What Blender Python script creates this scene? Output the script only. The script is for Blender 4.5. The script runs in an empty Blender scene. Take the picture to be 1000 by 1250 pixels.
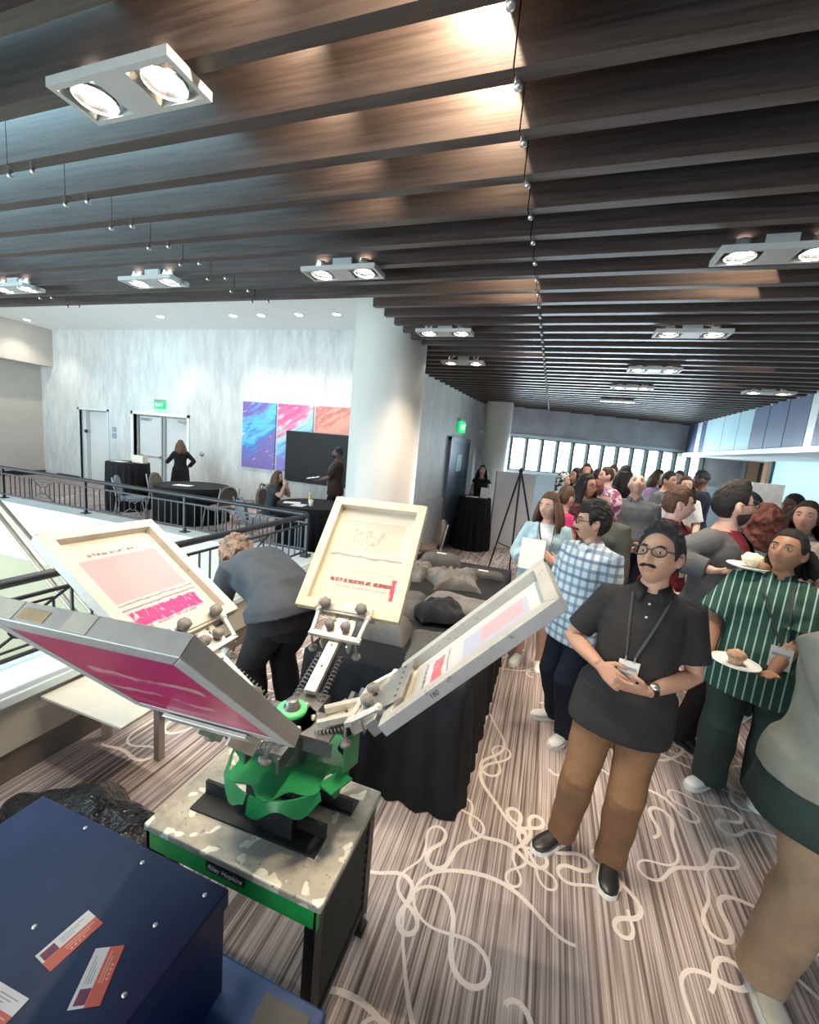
import bpy, bmesh, math, random
from mathutils import Vector, Matrix, Euler, noise
from math import sin, cos, pi, radians, sqrt, exp, atan2
random.seed(7)
SC = bpy.context.scene
COL = SC.collection
V = Vector

# ------------------------------------------------------------------ helpers
class MB:
    """Collects geometry for ONE mesh object."""
    def __init__(s):
        s.v = []; s.f = []; s.m = []; s.sm = []
    def add(s, vs, fs, mi=0, smooth=False):
        b = len(s.v)
        s.v += [V(p) for p in vs]
        for f in fs:
            s.f.append([b + i for i in f]); s.m.append(mi); s.sm.append(smooth)
        return s
    def box(s, c, size, rot=None, mi=0, taper=1.0):
        hx, hy, hz = size[0]/2, size[1]/2, size[2]/2
        M = rot if rot is not None else Matrix.Identity(3)
        pts = []
        for z in (-1, 1):
            t = taper if z > 0 else 1
            for x, y in ((-1, -1), (1, -1), (1, 1), (-1, 1)):
                pts.append(V(c) + M @ V((x*hx*t, y*hy*t, z*hz)))
        s.add(pts, [(3,2,1,0),(4,5,6,7),(0,1,5,4),(1,2,6,5),(2,3,7,6),(3,0,4,7)], mi)
        return s
    def bx(s, x0, x1, y0, y1, z0, z1, mi=0):
        return s.box(((x0+x1)/2, (y0+y1)/2, (z0+z1)/2), (abs(x1-x0), abs(y1-y0), abs(z1-z0)), None, mi)
    def loft(s, rings, mi=0, cap=True, smooth=True, close=True):
        n = len(rings[0]); vs = [p for r in rings for p in r]; fs = []
        for i in range(len(rings)-1):
            for j in range(n if close else n-1):
                k = (j+1) % n
                fs.append((i*n+j, i*n+k, (i+1)*n+k, (i+1)*n+j))
        s.add(vs, fs, mi, smooth)
        if cap:
            s.add(rings[0], [tuple(range(n-1, -1, -1))], mi, False)
            s.add(rings[-1], [tuple(range(n))], mi, False)
        return s
    def tube(s, path, rad, n=10, mi=0, ref=None, flat=1.0, smooth=True, cap=True):
        path = [V(p) for p in path]
        if not hasattr(rad, '__len__'): rad = [rad]*len(path)
        rings = []; side = None
        for i, p in enumerate(path):
            a = path[max(i-1, 0)]; b = path[min(i+1, len(path)-1)]
            t = (b-a)
            t = t.normalized() if t.length > 1e-9 else V((0,0,1))
            if side is None:
                r = V(ref) if ref is not None else (V((0,0,1)) if abs(t.z) < .9 else V((1,0,0)))
                side = t.cross(r)
                if side.length < 1e-6: side = t.cross(V((0.3,1,0.2)))
                side.normalize()
            else:
                side = side - t*side.dot(t)
                if side.length < 1e-6: side = t.orthogonal()
                side.normalize()
            up = side.cross(t)
            r_ = rad[i]; rx, ry = (r_ if hasattr(r_, '__len__') else (r_, r_*flat))
            rings.append([p + side*(rx*cos(2*pi*k/n)) + up*(ry*sin(2*pi*k/n)) for k in range(n)])
        return s.loft(rings, mi, cap, smooth)
    def bar(s, a, b, w, h, up=(0,0,1), mi=0):
        a = V(a); b = V(b); t = (b-a).normalized(); u = V(up)
        side = t.cross(u)
        if side.length < 1e-5: side = t.orthogonal()
        side.normalize(); u = side.cross(t)
        M = Matrix((side, t, u)).transposed()
        return s.box((a+b)/2, (w, (b-a).length, h), M, mi)
    def sphere(s, c, r, nu=16, nv=10, mi=0, M=None):
        rx, ry, rz = (r if hasattr(r, '__len__') else (r, r, r)); c = V(c)
        M = M if M is not None else Matrix.Identity(3)
        vs = [c + M @ V((0,0,-rz))]
        for i in range(1, nv):
            th = -pi/2 + pi*i/nv
            for j in range(nu):
                ph = 2*pi*j/nu
                vs.append(c + M @ V((rx*cos(th)*cos(ph), ry*cos(th)*sin(ph), rz*sin(th))))
        vs.append(c + M @ V((0,0,rz))); fs = []
        for j in range(nu):
            k = (j+1) % nu
            fs.append((0, 1+k, 1+j))
            for i in range(nv-2):
                fs.append((1+i*nu+j, 1+i*nu+k, 1+(i+1)*nu+k, 1+(i+1)*nu+j))
            fs.append((1+(nv-2)*nu+j, 1+(nv-2)*nu+k, len(vs)-1))
        return s.add(vs, fs, mi, True)
    def lathe(s, prof, c=(0,0,0), n=24, mi=0, M=None, cap=True, smooth=True):
        M = M if M is not None else Matrix.Identity(3); c = V(c)
        rings = [[c + M @ V((r*cos(2*pi*k/n), r*sin(2*pi*k/n), z)) for k in range(n)] for r, z in prof]
        return s.loft(rings, mi, cap, smooth)
    def grid(s, fn, nu, nv, mi=0, smooth=True):
        vs = [fn(i/nu, j/nv) for j in range(nv+1) for i in range(nu+1)]
        fs = [(j*(nu+1)+i, j*(nu+1)+i+1, (j+1)*(nu+1)+i+1, (j+1)*(nu+1)+i) for j in range(nv) for i in range(nu)]
        return s.add(vs, fs, mi, smooth)
    def xform(s, M):
        s.v = [M @ p for p in s.v]; return s
    def mesh(s, name):
        me = bpy.data.meshes.new(name)
        me.from_pydata([tuple(p) for p in s.v], [], s.f)
        me.polygons.foreach_set('material_index', s.m)
        me.polygons.foreach_set('use_smooth', s.sm)
        me.update(); return me
    def build(s, name, mats, parent=None, recentre=False, bevel=0):
        org = V((0,0,0))
        if recentre and s.v:
            mn = V([min(p[i] for p in s.v) for i in range(3)]); mx = V([max(p[i] for p in s.v) for i in range(3)])
            org = V(((mn.x+mx.x)/2, (mn.y+mx.y)/2, mn.z)); s.v = [p-org for p in s.v]
        return link(name, s.mesh(name), mats, parent, org, bevel)

def link(name, me, mats, parent=None, loc=(0,0,0), bevel=0):
    o = bpy.data.objects.new(name, me); COL.objects.link(o)
    if mats is not None:
        for m in (mats if isinstance(mats, (list, tuple)) else [mats]): me.materials.append(m)
    if parent is not None: o.parent = parent
    o.location = loc
    if bevel:
        b = o.modifiers.new('bevel', 'BEVEL'); b.width = bevel; b.segments = 2; b.limit_method = 'ANGLE'
    return o

def tag(o, label, cat, group=None, kind=None):
    o['label'] = label; o['category'] = cat
    if group: o['group'] = group
    if kind: o['kind'] = kind
    return o
def empty(name, label, cat, loc=(0,0,0), rz=0, group=None):
    o = bpy.data.objects.new(name, None); COL.objects.link(o); o.empty_display_size = .1
    o.location = loc; o.rotation_euler = (0,0,rz); return tag(o, label, cat, group)
def struct(o):
    o['kind'] = 'structure'; return o
def copy_tree(o, parent=None):
    c = o.copy(); COL.objects.link(c)
    if parent is not None: c.parent = parent
    for ch in list(o.children): copy_tree(ch, c)
    return c

def voxel(mb, size, smooth=2, fac=.5):
    me = mb.mesh('tmp'); o = bpy.data.objects.new('tmp', me); COL.objects.link(o)
    r = o.modifiers.new('r', 'REMESH'); r.mode = 'VOXEL'; r.voxel_size = size; r.use_smooth_shade = True
    if smooth:
        q = o.modifiers.new('s', 'SMOOTH'); q.factor = fac; q.iterations = smooth
    bpy.context.view_layer.update()
    dg = bpy.context.evaluated_depsgraph_get()
    out = bpy.data.meshes.new_from_object(o.evaluated_get(dg))
    bpy.data.objects.remove(o); bpy.data.meshes.remove(me)
    out.polygons.foreach_set('use_smooth', [True]*len(out.polygons))
    return out

# ------------------------------------------------------------------ materials
def newmat(name):
    m = bpy.data.materials.new(name); m.use_nodes = True
    return m, m.node_tree.nodes, m.node_tree.links, m.node_tree.nodes['Principled BSDF']
def mixc(N, L, fac, a, b):
    x = N.new('ShaderNodeMix'); x.data_type = 'RGBA'
    for sock, val in ((x.inputs[0], fac), (x.inputs[6], a), (x.inputs[7], b)):
        if hasattr(val, 'is_linked') or isinstance(val, bpy.types.NodeSocket): L.new(val, sock)
        elif isinstance(val, (tuple, list)): sock.default_value = (*val[:3], 1)
        else: sock.default_value = val
    return x.outputs[2]
def coord(N, L, scale=(1,1,1), kind='Object', rot=(0,0,0), loc=(0,0,0)):
    t = N.new('ShaderNodeTexCoord'); mp = N.new('ShaderNodeMapping')
    mp.inputs['Scale'].default_value = scale; mp.inputs['Rotation'].default_value = rot; mp.inputs['Location'].default_value = loc
    L.new(t.outputs[kind], mp.inputs[0]); return mp.outputs[0]
def noise_(N, L, vec, scale, detail=4, rough=.6):
    n = N.new('ShaderNodeTexNoise'); n.inputs['Scale'].default_value = scale; n.inputs['Detail'].default_value = detail
    n.inputs['Roughness'].default_value = rough; L.new(vec, n.inputs['Vector']); return n.outputs['Fac']
def ramp(N, L, fac, stops, const=False):
    r = N.new('ShaderNodeValToRGB'); e = r.color_ramp.elements
    if const: r.color_ramp.interpolation = 'CONSTANT'
    while len(e) < len(stops): e.new(.5)
    for k, (p, c) in enumerate(stops):
        e[k].position = p; e[k].color = (*c, 1) if len(c) == 3 else c
    L.new(fac, r.inputs[0]); return r.outputs[0]
def bump(N, L, P, h, strength=.3, dist=.01):
    b = N.new('ShaderNodeBump'); b.inputs['Strength'].default_value = strength; b.inputs['Distance'].default_value = dist
    L.new(h, b.inputs['Height']); L.new(b.outputs[0], P.inputs['Normal'])
def mth(N, L, op, a, b=None, clamp=False):
    m = N.new('ShaderNodeMath'); m.operation = op; m.use_clamp = clamp
    for i, x in enumerate((a, b)):
        if x is None: continue
        if isinstance(x, bpy.types.NodeSocket): L.new(x, m.inputs[i])
        else: m.inputs[i].default_value = x
    return m.outputs[0]
def sep(N, L, vec):
    s = N.new('ShaderNodeSeparateXYZ'); L.new(vec, s.inputs[0]); return s.outputs

def plain(name, c, rough=.5, metal=0, var=.12, scale=12, bmp=0, bscale=200, spec=.5, stretch=(1,1,1)):
    m, N, L, P = newmat(name); vec = coord(N, L, stretch)
    f = noise_(N, L, vec, scale)
    f = ramp(N, L, f, [(.3, (0,0,0)), (.7, (1,1,1))])
    col = mixc(N, L, f, tuple(max(0, x*(1-var)) for x in c), tuple(min(1, x*(1+var)) for x in c))
    L.new(col, P.inputs['Base Color'])
    P.inputs['Roughness'].default_value = rough; P.inputs['Metallic'].default_value = metal
    P.inputs['Specular IOR Level'].default_value = spec
    if bmp: bump(N, L, P, noise_(N, L, vec, bscale, 3), bmp)
    return m
def cloth(name, c, var=.15, rough=.85, bmp=.35, sheen=.0):
    m, N, L, P = newmat(name); vec = coord(N, L)
    f = noise_(N, L, vec, 9, 5)
    f = ramp(N, L, f, [(.32, (0,0,0)), (.68, (1,1,1))])
    col = mixc(N, L, f, tuple(x*(1-var) for x in c), tuple(min(1, x*(1+var)) for x in c))
    L.new(col, P.inputs['Base Color']); P.inputs['Roughness'].default_value = rough
    P.inputs['Specular IOR Level'].default_value = .25
    if sheen: P.inputs['Sheen Weight'].default_value = sheen
    h = mth(N, L, 'ADD', noise_(N, L, vec, 22, 3), mth(N, L, 'MULTIPLY', noise_(N, L, vec, 500, 1), .15))
    bump(N, L, P, h, bmp, .012)
    return m
def emit(name, c, s):
    m, N, L, P = newmat(name); P.inputs['Base Color'].default_value = (*c, 1)
    P.inputs['Emission Color'].default_value = (*c, 1); P.inputs['Emission Strength'].default_value = s
    return m
def glass(name, tint=(1,1,1), refl=.08):
    m, N, L, P = newmat(name); out = N['Material Output']
    t = N.new('ShaderNodeBsdfTransparent'); t.inputs[0].default_value = (*tint, 1)
    g = N.new('ShaderNodeBsdfGlossy'); g.inputs['Roughness'].default_value = .02
    x = N.new('ShaderNodeMixShader'); x.inputs[0].default_value = refl
    L.new(t.outputs[0], x.inputs[1]); L.new(g.outputs[0], x.inputs[2]); L.new(x.outputs[0], out.inputs[0])
    return m
# ------------------------------------------------------------------ camera
CAM_R = Matrix(((0.94227816,-0.13263916,0.30743896),(0.32276359,0.11553469,-0.93940162),(0.08908157,0.98440774,0.15167691)))
cd = bpy.data.cameras.new('camera'); cam = bpy.data.objects.new('camera', cd); COL.objects.link(cam)
cd.sensor_fit = 'HORIZONTAL'; cd.sensor_width = 36; cd.lens = 36*.512247; cd.clip_start = .05
mw = CAM_R.to_4x4(); mw.translation = (0,0,1.95); cam.matrix_world = mw; SC.camera = cam

# ------------------------------------------------------------------ room materials
def m_carpet():
    m, N, L, P = newmat('striped_carpet'); vec = coord(N, L, (1,1,1))
    st = coord(N, L, (46, .55, 1)); a = noise_(N, L, st, 1.0, 2, .7)
    st2 = coord(N, L, (110, 1.3, 1)); b = noise_(N, L, st2, 1.0, 1, .5)
    f = mth(N, L, 'ADD', mth(N, L, 'MULTIPLY', a, .62), mth(N, L, 'MULTIPLY', b, .38))
    c = ramp(N, L, f, [(.36, (.070,.050,.046)), (.45, (.19,.140,.130)), (.52, (.40,.325,.305)), (.60, (.60,.505,.48)), (.68, (.25,.19,.178))])
    fl = noise_(N, L, vec, 260, 2)
    c = mixc(N, L, mth(N, L, 'MULTIPLY', fl, .35), c, (.34,.28,.26))
    L.new(c, P.inputs['Base Color']); P.inputs['Roughness'].default_value = .95; P.inputs['Specular IOR Level'].default_value = .1
    bump(N, L, P, fl, .4, .004); return m
def m_scribble():
    m, N, L, P = newmat('cream_carpet_scribble'); vec = coord(N, L)
    fl = noise_(N, L, vec, 240, 2)
    L.new(mixc(N, L, fl, (.55,.47,.43), (.80,.72,.67)), P.inputs['Base Color']); P.inputs['Roughness'].default_value = .95
    P.inputs['Specular IOR Level'].default_value = .1
    bump(N, L, P, fl, .4, .004); return m
def m_wood(name, c1, c2, rough=.38):
    m, N, L, P = newmat(name); vec = coord(N, L, (2.2, 60, 60)); f = noise_(N, L, vec, 1.0, 5, .65)
    col = ramp(N, L, f, [(.3, c1), (.7, c2)]); L.new(col, P.inputs['Base Color'])
    v2 = coord(N, L, (5, 5, 170)); g = noise_(N, L, v2, 1.0, 3)
    P.inputs['Roughness'].default_value = rough; P.inputs['Specular IOR Level'].default_value = .5; bump(N, L, P, g, .12, .003); return m
def m_plaster(name, c1, c2, sc=(1.4,1.4,.45)):
    m, N, L, P = newmat(name); vec = coord(N, L, sc); f = noise_(N, L, vec, 2.2, 8, .72)
    g = noise_(N, L, coord(N, L, (9,9,1.6)), 1.5, 5, .7)
    f = mth(N, L, 'ADD', mth(N, L, 'MULTIPLY', f, .6), mth(N, L, 'MULTIPLY', g, .4))
    L.new(ramp(N, L, f, [(.38, c1), (.62, c2)]), P.inputs['Base Color']); P.inputs['Roughness'].default_value = .6
    bump(N, L, P, f, .12, .01); return m
M_CARPET = m_carpet(); M_SCRIB = m_scribble()
M_SLAT = m_wood('dark_wood_slat', (.030,.019,.016), (.080,.055,.046))
M_SLAT.node_tree.nodes['Principled BSDF'].inputs['Anisotropic'].default_value = .5
M_PLASTER = m_plaster('grey_white_plaster', (.45,.455,.445), (.64,.645,.63))
M_WALLPLAIN = plain('warm_white_wall', (.50,.46,.41), .7, var=.04, scale=3, bmp=.05)
M_CEIL = plain('white_ceiling_paint', (.85,.85,.84), .8, var=.02, scale=2)
M_CEILDARK = plain('grey_upper_ceiling', (.30,.27,.25), .85, var=.05, scale=2)
M_COLUMN = plain('cream_column_paint', (.58,.555,.51), .35, var=.02, scale=2)
M_CURB = plain('cream_curb_paint', (.44,.405,.34), .5, var=.05, scale=4)
M_SKIRT = plain('dark_skirting', (.16,.13,.11), .6, var=.15, scale=6)
M_BLACK = plain('black_paint', (.018,.018,.02), .45, var=.2)
M_BLUEDOOR = plain('slate_blue_door_paint', (.085,.12,.19), .45, var=.06, scale=4)
M_DOORPALE = plain('pale_door_paint', (.62,.63,.62), .45, var=.04, scale=3)
M_FRAME = plain('grey_metal_frame', (.34,.36,.36), .4, .5, var=.06)
M_TEALPANEL = plain('pale_teal_wall_panel', (.36,.52,.57), .5, var=.06, scale=2, stretch=(1,1,.3))
M_NAVYPANEL = plain('slate_navy_wall_panel', (.085,.11,.20), .5, var=.12, scale=2, stretch=(1,1,.3))
M_TRIMW = plain('white_trim_paint', (.56,.63,.65), .45, var=.03)
M_WINGREY = plain('dark_grey_mullion', (.05,.07,.075), .45, .3, var=.1)
M_GLASS = glass('window_glass', (.95,1,1), .05)
M_CONC = plain('mottled_grey_concrete', (.40,.39,.41), .75, var=.18, scale=2.5, bmp=.1)
M_METAL = plain('brushed_aluminium', (.62,.60,.57), .32, .9, var=.08, scale=20, stretch=(1,1,14))
M_STEELD = plain('dark_steel', (.20,.19,.185), .4, .85, var=.15, scale=20)
M_WHITEPL = plain('white_enamel', (.80,.80,.78), .35, var=.03)
M_LAMP = emit('lamp_glow', (1,.96,.88), 30)

# ------------------------------------------------------------------ floor: carpet with cream scribbles woven into it
fl = MB()
fl.add([(-2.6,-4,0),(5.6,-4,0),(5.6,15,0),(-2.6,15,0)], [(0,1,2,3)], 0)
fl.add([(-15.8,4.45,0),(-2.6,4.45,0),(-2.6,9.9,0),(-15.8,9.9,0)], [(0,1,2,3)], 0)
def scribble(p0, ang, length, seed):
    """looping curl: the heading swings past half a turn each way, so the line loops while it drifts on"""
    rnd = random.Random(seed); pts = []; n = int(length/.012); x, y = p0
    L1 = rnd.uniform(.95,1.35); L2 = L1*rnd.choice((.43,.57,.37)); A1 = rnd.uniform(1.55,2.1); A2 = rnd.uniform(.7,1.25); f1, f2 = rnd.uniform(0,6.28), rnd.uniform(0,6.28)
    for i in range(n):
        t = i*.012; h_ = ang+A1*sin(2*pi*t/L1+f1)+A2*sin(2*pi*t/L2+f2); x += cos(h_)*.012; y += sin(h_)*.012; pts.append((x, y))
    return pts
def ribbon(mb, pts, w, z):
    n = len(pts); vs = []
    for i in range(n):
        a = pts[max(0,i-1)]; b = pts[min(n-1,i+1)]; dx, dy = b[0]-a[0], b[1]-a[1]; l = sqrt(dx*dx+dy*dy) or 1
        ww = w*(1+.3*sin(i*.07)); zz = z+i*2.5e-6; vs += [(pts[i][0]-dy/l*ww, pts[i][1]+dx/l*ww, zz), (pts[i][0]+dy/l*ww, pts[i][1]-dx/l*ww, zz)]
    mb.add(vs, [(2*i+1, 2*i+3, 2*i+2, 2*i) for i in range(n-1)], 1)
def clip_ribbon(pts, ok, z):
    seg = []
    for p in pts+[(99,99)]:
        if ok(p): seg.append(p)
        else:
            if len(seg) > 4: ribbon(fl, seg, .0085, z)
            seg = []
kk = 0
for iy in range(28):
    y = .30+iy*.34
    for ix in range(4):
        pts = scribble((-2.5+1.75*ix+random.uniform(-.25,.25)+(.8 if iy%2 else 0), y+random.uniform(-.05,.05)), random.uniform(-1.1,1.1), 3.9, 100+kk); kk += 1
        clip_ribbon(pts, lambda p: -2.5 < p[0] < 4.5 and p[1] < 9.8, .0012+.00003*(kk%12))
for iy in range(6):
    for x0 in (-11.5,-9.5,-7.5,-5.5,-3.8):
        pts = scribble((x0, 5.0+iy*.7), random.uniform(-.3,.3), 3.6, 300+kk); kk += 1
        clip_ribbon(pts, lambda p: 4.55 < p[1] < 9.2 and -13 < p[0] < -2.6, .0012+.00003*(kk%12))
struct(fl.build('floor', [M_CARPET, M_SCRIB]))
M_LOWER = plain('pale_yellow_stone', (.20,.195,.12), .4, var=.1, scale=.6)
struct(MB().bx(-17,-2.75,-4,4.2,-3.4,-3.25).build('floor_lower', M_LOWER))

# ------------------------------------------------------------------ ceiling, baffles
struct(MB().bx(-8,5.6,-4,3.25,3.42,3.5).bx(-1.6,5.6,3.25,15,3.42,3.5).build('ceiling', M_CEILDARK))
struct(MB().bx(-16,-1.45,3.3,9.9,4.55,4.65).bx(-16,-8,-4,3.3,4.55,4.65).build('ceiling_atrium', M_CEIL))
struct(MB().bx(-8,-1.6,3.26,3.32,3.14,4.6).bx(-1.62,-1.5,3.26,5.2,3.3,4.6).build('wall_fascia', M_CEIL))
def wallx(y): return -2.25+.105*(y-5.2)
def fary(x): return 10.4+.475*(x+1.1)
k = 0
Y = 1.245-.055-.75
while Y < 12.3:
    if Y < 3.2: x0 = -7.2 if Y > 1 else -4.5
    elif Y < 5.1: x0 = -1.62
    else: x0 = wallx(Y)+.02
    x1 = 3.08
    if Y > 10.35: x0 = max(x0, (Y+.08-10.4)/.475-1.1+.03)
    mb = MB(); cuts = [x for x in (-4.97,-2.62,-.27) if x0+.1 < x < x1-.1]
    ed = [x0]+cuts+[x1]
    for a, b in zip(ed[:-1], ed[1:]): mb.bx(a+.0025, b-.0025, Y, Y+.055, 3.1, 3.36)
    mb.bx(x0+.01, x1-.01, Y+.012, Y+.043, 3.36, 3.42)
    for cx in cuts+([x1-.06] if Y > 5 else []):
        for dx in ((-.085,.085) if cx < -1 else (0,)):
            mb.lathe([(.004,0),(.013,.004),(.014,.016),(.008,.022),(.008,.04)], (cx+dx+.012, Y+.05, 3.075), 8, 1)
    o = struct(mb.build('ceiling_slat' if k == 0 else 'ceiling_slat.%03d' % k, [M_SLAT, M_METAL])); k += 1
    Y += .25

# ------------------------------------------------------------------ walls
def wall_quad(a, b, z0, z1, th=.12):
    """box wall from a to b (xy), thickness to the left of the direction a->b"""
    a = V((a[0],a[1],0)); b = V((b[0],b[1],0)); d = (b-a).normalized(); n = V((-d.y, d.x, 0))*th
    mb = MB(); P4 = [a, b, b+n, a+n]
    mb.add([p+V((0,0,z0)) for p in P4]+[p+V((0,0,z1)) for p in P4], [(3,2,1,0),(4,5,6,7),(0,1,5,4),(1,2,6,5),(2,3,7,6),(3,0,4,7)])
    return mb
YW = 9.3
wl = MB()   # door wall with two openings
ops = [(-14.09,-12.89,2.2), (-11.82,-9.78,2.2)]
xs = [-15.8]+[c for o_ in ops for c in o_[:2]]+[-1.95]
for i in range(0, len(xs), 2): wl.bx(xs[i], xs[i+1], YW, YW+.3, 0, 4.55)
for a, b, h in ops: wl.bx(a, b, YW, YW+.3, h, 4.55)
wl.bx(-15.8,-1.95,YW+.3,YW+.36,0,4.55)
struct(wl.build('wall_back', M_PLASTER))
struct(MB().bx(-15.5,-15.2,-4,YW,3.43,4.55).bx(-15.9,-15.8,-4,YW,0,3.43).bx(-15.8,-15.2,-4,5.2,0,3.43).bx(-15.8,-15.5,-4,YW,3.43,3.55).build('wall_left', M_WALLPLAIN))
struct(MB().bx(-15.19,-14.1,YW-.02,YW,0,.11).build('baseboard_back', M_BLACK))
struct(MB().bx(-15.8,-15.77,5.2,YW,0,.14).build('baseboard_left', M_BLACK))
d = MB().bx(-13.95,-12.95,YW+.22,YW+.27,0,2.18); d.bx(-14.09,-13.95,YW+.1,YW+.27,0,2.2)
d1 = struct(d.build('door_1', M_DOORPALE))
MB().bx(-13.98,-13.9,YW+.06,YW+.1,1.5,1.6).build('door_reader', M_BLACK, d1)
d2 = struct(MB().bx(-11.76,-10.82,YW+.16,YW+.21,0,2.16).bx(-10.79,-9.84,YW+.16,YW+.21,0,2.16).build('door_2', M_DOORPALE))
for cx in (-11.3,-10.3): MB().tube([(cx-.38,YW+.08,1.0),(cx+.38,YW+.08,1.0)], .022, 8).bx(cx-.42,cx-.36,YW+.07,YW+.16,.96,1.04).bx(cx+.36,cx+.42,YW+.07,YW+.16,.96,1.04).build('push_bar', M_METAL, d2)
for cx in (-10.87,-10.74): MB().bx(cx-.02,cx+.02,YW+.12,YW+.16,0,2.15).build('door_rail', M_FRAME, d2)
for cx in (-11.45,-10.05): MB().bx(cx-.16,cx+.16,YW+.06,YW+.16,2.04,2.11).build('door_closer', M_METAL, d2)
struct(MB().bx(-11.9,-11.82,YW-.03,YW+.1,0,2.28).bx(-9.78,-9.7,YW-.03,YW+.1,0,2.28).bx(-11.9,-9.7,YW-.03,YW+.1,2.2,2.28).build('trim_1', M_WHITEPL))
struct(MB().bx(-14.15,-14.09,YW-.02,YW+.06,0,2.26).bx(-12.89,-12.83,YW-.02,YW+.06,0,2.26).bx(-14.15,-12.83,YW-.02,YW+.06,2.2,2.26).build('trim_2', M_TRIMW))

# side wall of the inner lobby with the slate blue door
wa, wb = (wallx(5.2),5.2), (wallx(10.5),10.5)
struct(wall_quad(wa, wb, 0, 4.55, .3).build('wall_side', M_PLASTER))
def on_side(y, off=0.0): return V((wallx(y)+off, y, 0))
def side_panel(mb, y0, y1, z0, z1, off, th, mi=0):
    a = on_side(y0, off); b = on_side(y1, off); n = V((th,0,0)); P4 = [a, a+n, b+n, b]
    mb.add([p+V((0,0,z0)) for p in P4]+[p+V((0,0,z1)) for p in P4], [(3,2,1,0),(4,5,6,7),(0,1,5,4),(1,2,6,5),(2,3,7,6),(3,0,4,7)], mi); return mb
d3 = struct(side_panel(MB(), 8.05, 9.15, 0, 2.15, .0, .05).build('door_3', M_BLUEDOOR))
side_panel(MB(), 8.45, 8.75, 1.55, 1.9, .051, .006).build('door_notice', plain('pale_green_notice', (.45,.75,.66), .6), d3)
tr = MB(); side_panel(tr, 7.97, 8.05, 0, 2.23, 0, .07); side_panel(tr, 9.15, 9.23, 0, 2.23, 0, .07); side_panel(tr, 7.97, 9.23, 2.15, 2.23, 0, .07)
struct(tr.build('trim_3', plain('slate_frame', (.12,.15,.2), .45)))
struct(side_panel(MB(), 5.3, 7.95, 0, 1.05, 0, .03).build('trim_4', plain('grey_wainscot', (.42,.42,.43), .6, var=.06)))
sb = MB(); side_panel(sb, 5.3, 7.95, 0, .1, .03, .012); struct(sb.build('baseboard_side', M_BLACK))

def column(name, x, y, r, z1):
    mb = MB(); mb.lathe([(r+.012,0),(r+.012,.1),(r,.105),(r,z1)], (x,y,0), 64)
    return struct(mb.build(name, M_COLUMN))
column('column_front', -1.98, 4.8, .425, 4.55); column('column_rear', -1.28, 9.75, .29, 3.4)

# far wall with the band of high windows
A = V((-1.75, fary(-1.75), 0)); B = V((5.6, fary(5.6), 0)); FD = (B-A).normalized(); FN = V((-FD.y, FD.x, 0))
def far_box(mb, x0, x1, z0, z1, d0, d1, mi=0):
    a = V((x0, fary(x0), 0)); b = V((x1, fary(x1), 0)); P4 = [a+FN*d0, b+FN*d0, b+FN*d1, a+FN*d1]
    mb.add([p+V((0,0,z0)) for p in P4]+[p+V((0,0,z1)) for p in P4], [(3,2,1,0),(4,5,6,7),(0,1,5,4),(1,2,6,5),(2,3,7,6),(3,0,4,7)], mi); return mb
struct(far_box(far_box(MB(), -2.4, 5.6, 2.50, 3.5, 0, .3), 3.72, 5.6, 1.6, 2.5, 0, .3).build('wall_far', M_CONC))
struct(far_box(MB(), -2.4, 5.6, 0, 1.6, 0, .3).build('wall_far_lower', M_TRIMW))
struct(far_box(far_box(MB(), -1.75, 5.6, 2.43, 2.50, -.03, .3), -1.75, 5.6, 1.58, 1.64, -.06, .3).build('trim_5', M_TRIMW))
struct(far_box(MB(), -2.4, -1.38, 1.6, 2.5, 0, .3).build('wall_far_end', M_CONC))
x = -1.357; n = 1
while x < 3.65:
    x1 = x+.357
    f = MB(); far_box(f, x-.022, x+.022, 1.62, 2.45, .02, .14); far_box(f, x, x1, 2.41, 2.45, .04, .12); far_box(f, x, x1, 1.62, 1.66, .04, .12)
    w = struct(f.build('window_%d' % n, M_WINGREY))
    far_box(MB(), x+.02, x1-.02, 1.65, 2.42, .07, .085).build('glass_pane', M_GLASS, w)
    x = x1; n += 1
# right side: panelled bulkhead over a recess
up = MB(); up.bx(3.1,3.3,-4,14,2.41,3.42); struct(up.build('wall_right_upper', M_TEALPANEL))
pn = [(12.3,11.62,M_NAVYPANEL),(11.62,11.3,M_TRIMW),(11.3,11.0,M_NAVYPANEL),(11.0,9.98,M_TEALPANEL),(9.98,9.26,M_TEALPANEL),(9.26,8.66,M_TEALPANEL),(8.66,8.14,M_NAVYPANEL),(8.14,7.56,M_NAVYPANEL),(7.56,7.0,M_NAVYPANEL),(7.0,6.8,M_TRIMW),(6.8,6.0,M_NAVYPANEL),(6.0,5.0,M_TEALPANEL)]
for i, (a, b, m_) in enumerate(pn):
    struct(MB().bx(3.075,3.1,b+.008,a-.008,2.43,3.40).build('wall_panel_%d' % (i+1), m_, None, False, .004))
struct(MB().bx(2.98,3.32,-4,12.9,2.335,2.41).build('trim_6', M_TRIMW))
struct(MB().bx(3.1,5.7,-4,14,2.36,2.41).build('ceiling_recess', M_CEIL))
struct(MB().bx(4.6,4.75,-4,11.4,0,2.36).bx(4.6,4.75,12.9,13.1,0,2.36).build('wall_right', M_TEALPANEL))
struct(MB().bx(4.95,5.05,11.4,14,0,2.36).build('wall_right_recess', M_TEALPANEL))
struct(MB().bx(4.55,4.62,11.38,11.44,0,2.36).build('trim_7', M_WINGREY))
struct(MB().bx(4.9,4.96,13.2,14.0,1.2,2.25).build('window_20', M_NAVYPANEL))
M_OAK = m_wood('warm_wood_post', (.20,.10,.05), (.36,.20,.11), .5)
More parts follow.
